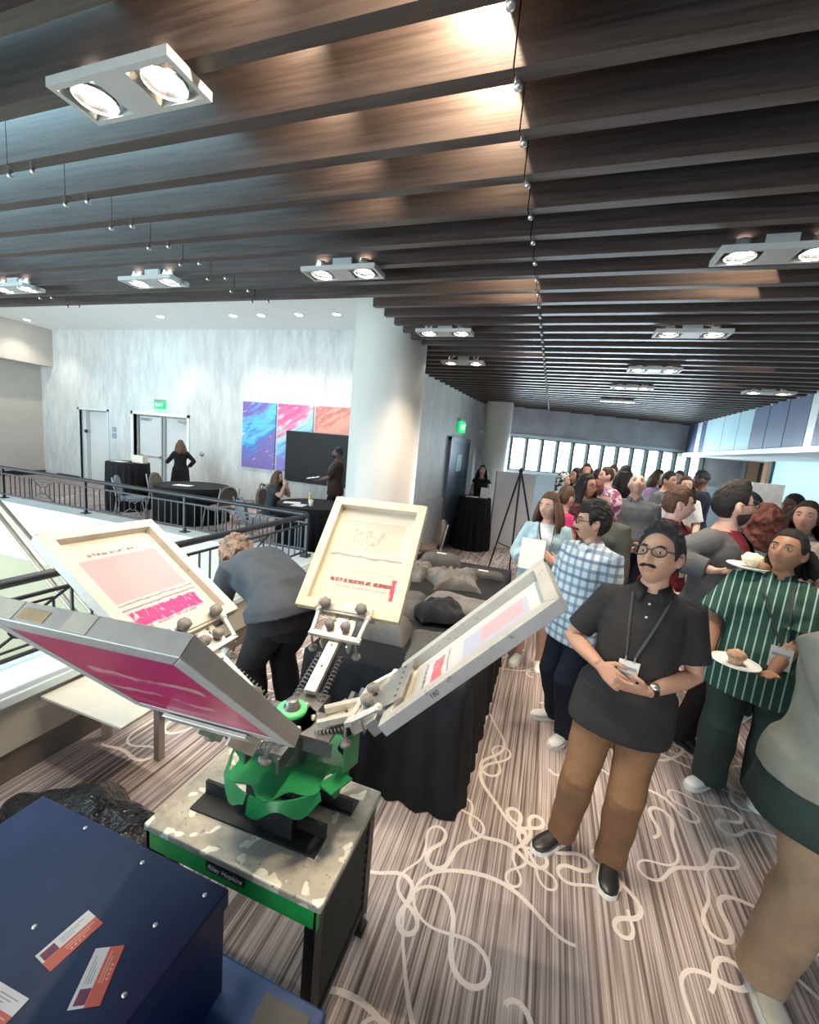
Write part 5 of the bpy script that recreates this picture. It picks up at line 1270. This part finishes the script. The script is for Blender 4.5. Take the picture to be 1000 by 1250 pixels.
# grey jacket with a plate
F = person('tall man with glasses in a grey jacket holding a plate of food', (1.20,3.45,0), -2.25, 1.875, False, 'light', 2, 1.06, .02, head=(.85,-.12,0), hs=1.17, handL=(-.22,.12,.85), handR=(.33,.09,1.255), dR=(-.1,.95,.2), pR=(0,-.1,1), curl=(.25,.3), poleR=(1,-.5,-.6),
    shirt=dict(m=C['maroon'], sleeve=.6, inf=.012, neck=True), open_jacket=dict(m=C['jacket'], inf=.034, gap=.07), trousers=dict(m=C['blackt'], inf=.016), shoes=SHB, hair=dict(style='pomp', m=HM['black'], front=.52, thick=.14, nf=2.4), glasses=True, beard=hairmat('stubble', (.06,.04,.03)))
def plate(F, c, label, r_=.115):
    M = Matrix.Rotation(F.o.rotation_euler.z, 3, 'Z'); wpos = V(F.o.location)+M @ F.fin(V(c))
    o = MB().lathe([(0,.006),(.07,.004),(.085,.008),(.115,.020),(.112,.024),(.08,.013),(0,.012)], (0,0,0), 32).build('plate', M_PLATE); o.location = wpos; tag(o, label, 'plate'); return wpos
wp = plate(F, (.315,.255,1.315), 'white plate of food held by the tall man in the grey jacket')
M_CREAMF = plain('cream_pastry', (.74,.66,.46), .6, var=.2, scale=30); M_BROWNF = plain('browned_crust', (.26,.12,.055), .6, var=.25, scale=40)
def blob(name, c, r_, m_, label, seed, cat='food'):
    mb = MB(); mb.sphere((0,0,r_[2]*.8), r_, 26, 18); mb.v = [q+q.normalized()*(noise.noise(q*40+V((seed,0,0)))*.012) for q in mb.v]; mn = min(q.z for q in mb.v); mb.v = [q-V((0,0,mn)) for q in mb.v]
    o = mb.build(name, m_); o.location = V(c); return tag(o, label, cat)
blob('cream_pastry', wp+V((.01,-.01,.013)), (.055,.05,.042), M_CREAMF, 'cream topped pastry on the plate of the man in the grey jacket', 3)
blob('bread_roll', wp+V((.045,-.07,.015)), (.03,.026,.020), M_BROWNF, 'small browned roll on the plate of the man in the grey jacket', 8)
# green striped shirt
F = person('woman in a dark green striped shirt holding a plate with a muffin', (1.33,2.93,0), PI_-.45, 1.655, True, 'brown', 3, 1.28, .05, lean=(.0,0), head=(-.35,-.28,0), hs=1.14, feetL=(-.12,-.10,.1), feetR=(.13,.05,-.45), handL=(-.06,.30,.98), handR=(.24,.27,.98), dL=(.3,.9,.0), dR=(-.45,.85,-.1), pL=(0,0,1), pR=(-.5,.1,1), curl=(.2,.3), poleR=(1,-.6,-.5),
    shirt=dict(m=m_stripes('green_pinstripe_cotton', (.016,.062,.044), (.34,.50,.42), .020, .0035), sleeve=.95, hem=-.20, flare=.04, inf=.028, collar=True, sflare=.03, wr=.008), trousers=dict(m=C['dkgreen'], inf=.028, wr=.010), shoes=SH,
    hair=dict(style='long', m=HM['black'], front=.58, side=-.05, thick=.12, peak=.3, len=.15, a0=120), brows=(.03,.018,.012))
badge(F, 'white badge on the chest of the woman in the green striped shirt', .20, .10, .13, -.08, fy=.20)
wp = plate(F, (.10,.40,.992), 'white plate held by the woman in the green striped shirt')
mf = empty('muffin', 'pale brown muffin in a paper case on the plate of the woman in green', 'muffin', wp+V((0,0,.0125)))
n = 40; MB().loft([[V(((.030+.012*t)*(1+.035*cos(10*2*pi*i/n))*cos(2*pi*i/n), (.030+.012*t)*(1+.035*cos(10*2*pi*i/n))*sin(2*pi*i/n), .048*t)) for i in range(n)] for t in (0,.5,1)]).build('paper_case', plain('peach_paper', (.60,.36,.26), .7), mf)
mb = MB(); mb.sphere((0,0,.046), (.046,.046,.030), 26, 14); mb.v = [q+q.normalized()*noise.noise(q*55)*.004 for q in mb.v]; mb.build('top', plain('muffin_crumb', (.50,.29,.18), .8, var=.25, scale=60, bmp=.4), mf)
# behind the green shirt
person('woman with big auburn curls seen over the green striped shirt', (1.62,3.95,0), -.5, 1.70, True, 'light', 1, 1.0, head=(.5,-.15,0), hs=1.1, shirt=dict(m=C['teal'], sleeve=.9), trousers=dict(m=C['navy']), shoes=SH, hair=dict(style='curly', m=HM['red'], thick=.2, front=.5, side=-.5, back=-.9, n=320, puff=.32, cr=1.2, len=.16), brows=(.06,.03,.02))
F = person('woman in a beige blouse with long dark hair at the picture edge', (2.05,4.35,0), 2.2, 1.78, True, 'light', 1, 1.0, head=(.35,-.15,0), hs=1.12, shirt=dict(m=m_blotch('beige_print', (.50,.42,.36), (.66,.60,.54), 26), sleeve=.9, collar=True), trousers=dict(m=C['blackt']), shoes=SHB, hair=dict(style='long', m=HM['dbrown'], len=.26, thick=.12))
badge(F, 'black lanyard of the woman in the beige blouse', .2, .07, .09, 0)
person('dark-skinned person in a cream top behind the beige blouse', (2.39,5.3,0), 1.9, 1.82, False, 'dark', 1, 1.05, head=(.1,.05,0), hs=1.1, shirt=dict(m=m_stripes('cream_zigzag', (.62,.56,.46), (.34,.26,.18), .05, .008, .5, .06), sleeve=1.2, inf=.03), trousers=dict(m=C['khaki']), shoes=SHB, hair=dict(style='short', m=HM['black'], front=.6, thick=.05))
person('person in a dark cap facing away behind the auburn curls', (1.80,4.75,0), .6, 1.80, False, 'light', 1, 1.0, head=(.5,0,0), hs=1.1, shirt=dict(m=C['grey'], sleeve=.8), trousers=dict(m=C['navy']), shoes=SH, hair=dict(style='short', m=hairmat('navy_cap', (.02,.022,.03)), front=.35, side=.10, back=.0, thick=.12, name='cap'))
person('person in a cream sweater with thin brown zigzag lines beside the green striped shirt', (1.93,3.12,0), 2.6, 1.66, True, 'light', 1, 1.1, head=(-.2,0,0), hs=1.05, shirt=dict(m=m_stripes('cream_lined_knit', (.56,.50,.40), (.16,.11,.07), .035, .004, .8, .05), sleeve=1.85, inf=.04), trousers=dict(m=C['olive']), shoes=SH, hair=dict(style='long', m=HM['brown'], len=.2))
# passer-by at the edge
F = person('person in a sand coloured shirt and khaki trousers walking past at the picture edge', (1.18,1.93,0), PI_+.25, 1.70, False, 'light', 2, 1.14, .05, lean=(-.03,.0), head=(.2,-.1,0), hs=1.08, feetL=(-.16,-.22,.1), feetR=(.20,.12,-.2), handL=(-.24,.22,.95), handR=(.04,.30,.99), dL=(.5,.8,0), dR=(-.8,.5,-.1), poleR=(.8,-.5,-.6),
    shirt=dict(m=C['sand'], sleeve=.80, hem=-.04, flare=.03, inf=.028, sflare=.02), trousers=dict(m=C['khaki'], inf=.024, wr=.010), shoes=dict(m=plain('cream_shoe', (.52,.47,.38), .6), sm=M_SOLEW), hair=dict(style='short', m=HM['brown']))
mb = MB(); rg = []
for t, e_ in ((.06,.020),(.0,.032),(-.08,.050),(-.16,.060),(-.24,.075)):
    p, r_, f_, u_ = F.spine(max(t,-.12)); p = p+V((0,0,min(0,t+.12))); rg.append([p+r_*((.178*1.14+e_)*cos(a)*(1+.02*sin(7*a)))+f_*((.125*1.14+e_+.03)*sin(a)*(1+.02*sin(7*a))+.012) for a in [2*pi*i/40 for i in range(40)]])
mb.loft(rg, 0, False); o = F.part('tied_jacket', mb, C['dkgreen']); q = o.modifiers.new('thick','SOLIDIFY'); q.thickness = .012
# bending over behind the press
F = person('person bending far over beside the curb in a dark denim shirt and black trousers', (-1.50,2.16,0), 1.22, 1.70, False, 'light', 2, 1.12, .03, bend=1.42, head=(.1,-.2,0), hs=1.1, hips=(0,-.06,.90), feetL=(-.13,.04,.15), feetR=(.13,.0,-.15), handL=(-.16,.62,.45), handR=(.2,.66,.42), poleL=(-1,0,.3), poleR=(1,0,.3), pL=(.6,-.3,-.3), pR=(-.6,-.3,-.3),
    shirt=dict(m=C['slate'], sleeve=1.7, hem=-.02, inf=.026, wr=.010, flare=.02), trousers=dict(m=C['blackt'], inf=.024, top=.06, wr=.010), shoes=SHB, hair=dict(style='curly', m=HM['lbrown'], thick=.16, front=.4, side=-.3, back=-.7, n=240, puff=.2))
mb = MB(); p, r_, f_, u_ = F.spine(.02); mb.tube([p+r_*((.178*1.12+.026)*cos(a))+f_*((.122*1.12+.026)*sin(a)-.003) for a in [2*pi*i/40 for i in range(41)]], [(.004,.016)]*41, 8, 0, u_); F.part('belt', mb, M_BLACK)
# far side of the opening
F = person('woman seated at the round table with long brown hair, hands at her mouth', (-5.15,6.95,0), -1.45, 1.66, True, 'light', 1, 1.1, bend=.18, seated=True, hips=(0,0,.52), feetL=(-.11,.42,.05), feetR=(.11,.40,-.05), kneeL=(0,1,.6), kneeR=(0,1,.6), handL=(-.05,.30,1.05), handR=(.06,.30,1.06), dL=(.1,-.2,1), dR=(-.1,-.2,1), pL=(1,0,0), pR=(-1,0,0), poleL=(-.4,.4,-1), poleR=(.4,.4,-1), curl=(.7,.7), shirt=dict(m=C['slate'], sleeve=.6, hem=-.1), trousers=dict(m=C['navy']), shoes=SHB, hair=dict(style='long', m=HM['brown'], len=.38), head=(0,-.1,0))
F = person('man in a dark brown shirt and black cap standing with a paper', (-4.25,7.85,0), 2.0, 1.80, False, 'dark', 1, 1.05, head=(-.2,-.25,0), hs=1.1, handL=(-.10,.36,1.08), handR=(.12,.34,1.08), dL=(.3,.9,0), dR=(-.3,.9,0), shirt=dict(m=C['choco'], sleeve=.9, inf=.02), trousers=dict(m=C['blackt']), shoes=SHB, hair=dict(style='short', m=hairmat('black_cap', (.012,.012,.013)), front=.36, side=.12, back=.0, thick=.10, name='cap'), beard=HM['black'])
held_sheet(F, (0,.46,1.12), (0,.2,1), (0,1,0), .30, .24, 'white paper in the hands of the man in the black cap')
badge(F, 'white lanyard with a card on the man in the black cap', .15, .08, .11, 0, M_PAPER)
person('woman in a black dress standing with a hand on her hip by the double doors', (-9.0,8.35,0), 1.25, 1.60, True, 'tan', 1, 1.05, head=(.1,-.1,0), handL=(-.20,.42,1.08), handR=(.22,.02,1.0), dR=(-1,0,0), poleR=(1,-.8,0), shirt=dict(m=C['black'], sleeve=1.8, inf=.012), skirt=dict(m=C['black'], z=.55), shoes=SHB, hair=dict(style='long', m=HM['brown'], len=.30))
person('woman in a sleeveless black top writing at the satin cocktail table', (-1.40,9.13,0), PI_-.1, 1.70, True, 'light', 1, 1.0, bend=.15, head=(.0,-.45,0), handL=(-.08,.30,1.08), handR=(.10,.30,1.08), dL=(.7,.6,-.1), dR=(-.7,.6,-.1), pL=(0,0,-1), pR=(0,0,-1), shirt=dict(m=C['black'], sleeve=.12), trousers=dict(m=C['blackt']), shoes=SHB, hair=dict(style='long', m=HM['black'], len=.30, fwd=.05))
# crowd near the windows
far = [
 ('person in a black and white patterned scarf among the crowd by the partition', (.16,7.0), 1.77, True, 'light', PI_+1.2, m_blotch('black_white_print',(.03,.03,.03),(.72,.72,.72),18), dict(style='wrap', m=m_blotch('bw_scarf',(.02,.02,.02),(.75,.75,.75),20), front=.5, side=-.8, back=-1, thick=.14, name='headscarf')),
 ('woman in a white blouse tallest against the first windows', (.65,9.2), 1.93, True, 'light', PI_, C['white'], dict(style='long', m=HM['dbrown'], len=.2)),
 ('person with dark hair and a pale top against the first windows', (.41,7.6), 1.84, True, 'tan', 2.2, C['teal'], dict(style='long', m=HM['black'], len=.25)),
 ('woman with loose black hair before the middle windows', (.80,8.3), 1.85, True, 'tan', .6, C['black'], dict(style='long', m=HM['black'], len=.3)),
 ('man in a lilac shirt before the middle windows', (.86,7.5), 1.90, False, 'light', 1.9, C['purple'], dict(style='short', m=HM['dbrown'])),
 ('person with long dark hair behind the bald man', (1.17,7.9), 1.95, True, 'tan', .3, C['suit'], dict(style='long', m=HM['black'], len=.35)),
 ('person in a pale teal top beside the lilac shirt', (1.15,9.2), 1.94, False, 'light', 2.6, C['teal'], dict(style='short', m=HM['brown'])),
 ('auburn-haired person in a lilac top below the lilac shirt', (.62,6.3), 1.72, True, 'light', .4, C['purple'], dict(style='short', m=HM['red'], back=-.8, side=-.4)),
 ('person in lilac leaning at the buffet, first of the window group', (1.85,8.9), 1.93, True, 'light', -2.2, C['purple'], dict(style='long', m=HM['dbrown'], len=.22)),
 ('person in grey at the buffet, second of the window group', (1.74,7.6), 1.92, False, 'tan', -2.4, C['grey'], dict(style='short', m=HM['black'])),
 ('person in pale pink at the buffet, third of the window group', (2.39,9.6), 1.95, True, 'light', 2.6, cloth('pale_pink_cotton',(.60,.42,.42)), dict(style='short', m=HM['brown'], back=-.8)),
 ('woman in a white top with long dark hair, nearest the buffet plates', (1.86,7.12), 1.88, True, 'light', PI_, C['white'], dict(style='long', m=HM['dbrown'], len=.3)),
 ('man in a dark suit and cap alone beyond the buffet', (2.30,7.9), 1.98, False, 'dark', 1.3, C['suit'], dict(style='short', m=HM['black'], front=.4, side=.1, back=0, name='cap'))]
for lab, (x, y), h_, fm, tn, rz_, mt, hr in far:
    F = person(lab, (x,y,0), rz_, h_, fm, tn, 0 if y > 8.1 else 1, 1.0, hs=1.08, handL=(-.15,.25,1.0), handR=(.20,.20,.98), shirt=dict(m=mt, sleeve=1.85 if 'suit' in lab else .9, inf=.022), trousers=dict(m=C['suit'] if 'suit' in lab else C['navy']), shoes=SHB, hair=hr)
    if 'suit' in lab: badge(F, 'white lanyard on the man in the dark suit', .2, .07, .09, 0, M_PAPER)
# ------------------------------------------------------------------ lamps and light
def area(name, loc, target, sx, sy, power, col):
    l = bpy.data.lights.new(name, 'AREA'); l.shape = 'RECTANGLE'; l.size = sx; l.size_y = sy; l.energy = power; l.color = col
    o = bpy.data.objects.new(name, l); COL.objects.link(o); o.location = loc
    o.rotation_euler = (V(target)-V(loc)).to_track_quat('-Z', 'Y').to_euler(); return o
def spot(name, loc, target, power, col, size=70, blend=.6, rad=.03):
    l = bpy.data.lights.new(name, 'SPOT'); l.energy = power; l.color = col; l.spot_size = radians(size); l.spot_blend = blend; l.shadow_soft_size = rad
    o = bpy.data.objects.new(name, l); COL.objects.link(o); o.location = loc
    o.rotation_euler = (V(target)-V(loc)).to_track_quat('-Z', 'Y').to_euler(); return o
M_FRAMEB = plain('beige_fixture_frame', (.42,.39,.36), .4, var=.04)
M_REFL = plain('lamp_reflector', (.75,.74,.70), .2, .9)
def fixture(x, y, label, w=.50, dpt=.14, power=60, tgt=None, col=(1,.86,.70), z=3.05):
    x *= .957; y *= .957
    r = empty('ceiling_light', label, 'ceiling light', (x,y,z), 0, None)
    f = MB(); hw, hd = w/2, dpt/2
    for a in ((-hw,hw,-hd-.02,-hd),(-hw,hw,hd,hd+.02),(-hw-.02,-hw,-hd-.02,hd+.02),(hw,hw+.02,-hd-.02,hd+.02),(-.07,.07,-hd,hd)): f.bx(a[0],a[1],a[2],a[3],0,.03)
    f.bx(-.07,.07,-.02,.02,.03,.10); f.build('frame', M_FRAMEB, r)
    for sx in (-1,1):
        cx = sx*(hw*.5+.035)
        q = MB(); q.lathe([(.070,.004),(.073,.014),(.066,.016),(.04,.075),(.038,.085)], (cx,0,0), 20, 0, None, False); lm = q.build('lamp_ring', M_REFL, r)
        MB().lathe([(.0,.012),(.028,.013),(.044,.024),(.036,.06),(.034,.08)], (cx,0,0), 16).build('bulb', M_LAMP, lm)
        t = tgt or (x+cx, y, 0)
        spot('downlight', (x+cx, y, z-.005), (t[0]+(cx if tgt else 0), t[1], t[2]), power, col, 95, .7)
    return r
FX = [(-1.6,1.255,'large double spotlight in a white frame close above the press'),
      (-1.57,2.81,'double spotlight in the last baffle above the front column'),
      (-3.33,2.81,'double spotlight second from the outer end over the railing'),
      (-5.1,2.81,'double spotlight at the outer end over the stair opening'),
      (.96,2.83,'double spotlight over the bearded crowd side, first of its row beyond the press'),
      (.96,4.30,'double spotlight second in the row running to the windows'),
      (.98,5.81,'double spotlight third in the row running to the windows'),
      (.95,7.12,'double spotlight fourth in the row running to the windows'),
      (.95,8.62,'double spotlight fifth and last in the row to the windows'),
      (-1.2,4.28,'double spotlight half hidden beside the top of the front column'),
      (-1.3,5.68,'double spotlight near the top edge of the side wall'),
      (2.63,7.13,'double spotlight close to the navy wall panels')]
FX[4] = (.96,2.83,'double spotlight over the man with folded hands, first of its row')
for i, (x, y, lab) in enumerate(FX): fixture(x, y, lab, power=(18 if i == 0 else 24 if i in (1, 4) else 36))
for i, (x, y) in enumerate([(-7.31,8.2),(-6.55,8.2),(-5.58,8.2),(-4.67,8.2),(-9.5,8.2),(-14.6,8.3)]):
    r = empty('recessed_downlight', 'small round recessed light in the high white ceiling over the mural wall', 'ceiling light', (x,y,4.55), 0, 'small recessed lights in the high ceiling')
    MB().lathe([(.10,-.012),(.085,-.014),(.08,0)], (0,0,0), 20, 0, None, False).build('ring', M_WHITEPL, r)
    MB().lathe([(0,-.006),(.08,-.006),(.08,-.001)], (0,0,0), 20).build('bulb', M_LAMP, r)
    spot('downlight', (x,y,4.52), (x,y+.1,0), 62, (1,.91,.80), 110, .8)
# daylight: atrium glazing to the side, the band of far windows, plus added fills
area('atrium_daylight', (-9.5,-3.2,2.6), (-6,6,1.6), 7, 3.5, 330, (.66,.88,1.0))
area('behind_camera_fill', (.2,-3.7,1.5), (0.3,4,.3), 6, 1.8, 24, (.92,.96,1.0)).data.spread = radians(75)  # added soft fill behind the camera; no glazing stands there
wa_ = V((1.1, fary(1.1), 0))-FN*.15
area('window_daylight', (wa_.x, wa_.y, 2.03), (wa_.x+FN.x*-5, wa_.y+FN.y*-5, .6), 4.8, .8, 110, (.72,.9,1.0))
area('low_baffle_fill', (-6.5,-2.6,.7), (-3.0,2.3,3.2), 4, 1.6, 200, (.42,.78,1.0))  # added unseen lamp, tints the left baffle faces blue from below
area('skylight', (-3.5,2.1,3.412), (-3.5,2.1,0), 3.6, 1.9, 85, (.50,.84,1.0))
spot('atrium_sun_patch', (-6.5,-3,4.2), (-10.6,9.3,1.6), 1500, (.55,.88,1.0), 30, 1.0, .3)
area('recess_daylight', (4.3,8.5,2.3), (4.0,9,0), 5, .3, 16, (.80,.93,1.0))
# small warm lamps in the plenum above the baffles, one per gap, washing the baffle faces
for x, yy, e in [(-.36, Y0-.10, 48) for Y0 in (1.19,1.44,1.69)]+[(-.95, Y0-.10, 13) for Y0 in (1.19,1.44,1.69,1.94,2.19)]+[(-.36,1.84,18),(-.36,2.09,9),(-.36,3.09,24),(-.36,3.34,24),(1.0,3.09,24),(1.0,3.34,24),(1.5,2.84,5),(-.36,5.1,7),(2.0,5.6,7),(2.0,6.6,7)]:
    spot('plenum_lamp', (x,yy,3.41), (x-.40,yy+.035,2.95), e, (1,.83,.60), 128, (1.0 if e == 13 else .08), .006)
W = bpy.data.worlds.new('world'); SC.world = W; W.use_nodes = True
nt = W.node_tree; bg = nt.nodes['Background']; bg.inputs[0].default_value = (.86,.96,1.0,1); bg.inputs[1].default_value = 2.2
vs = SC.view_settings; vs.view_transform = 'Standard'; vs.look = 'None'; vs.gamma = 1; vs.use_curve_mapping = False; vs.exposure = 1.05
SC.cycles.max_bounces = 6; SC.cycles.sample_clamp_indirect = 6
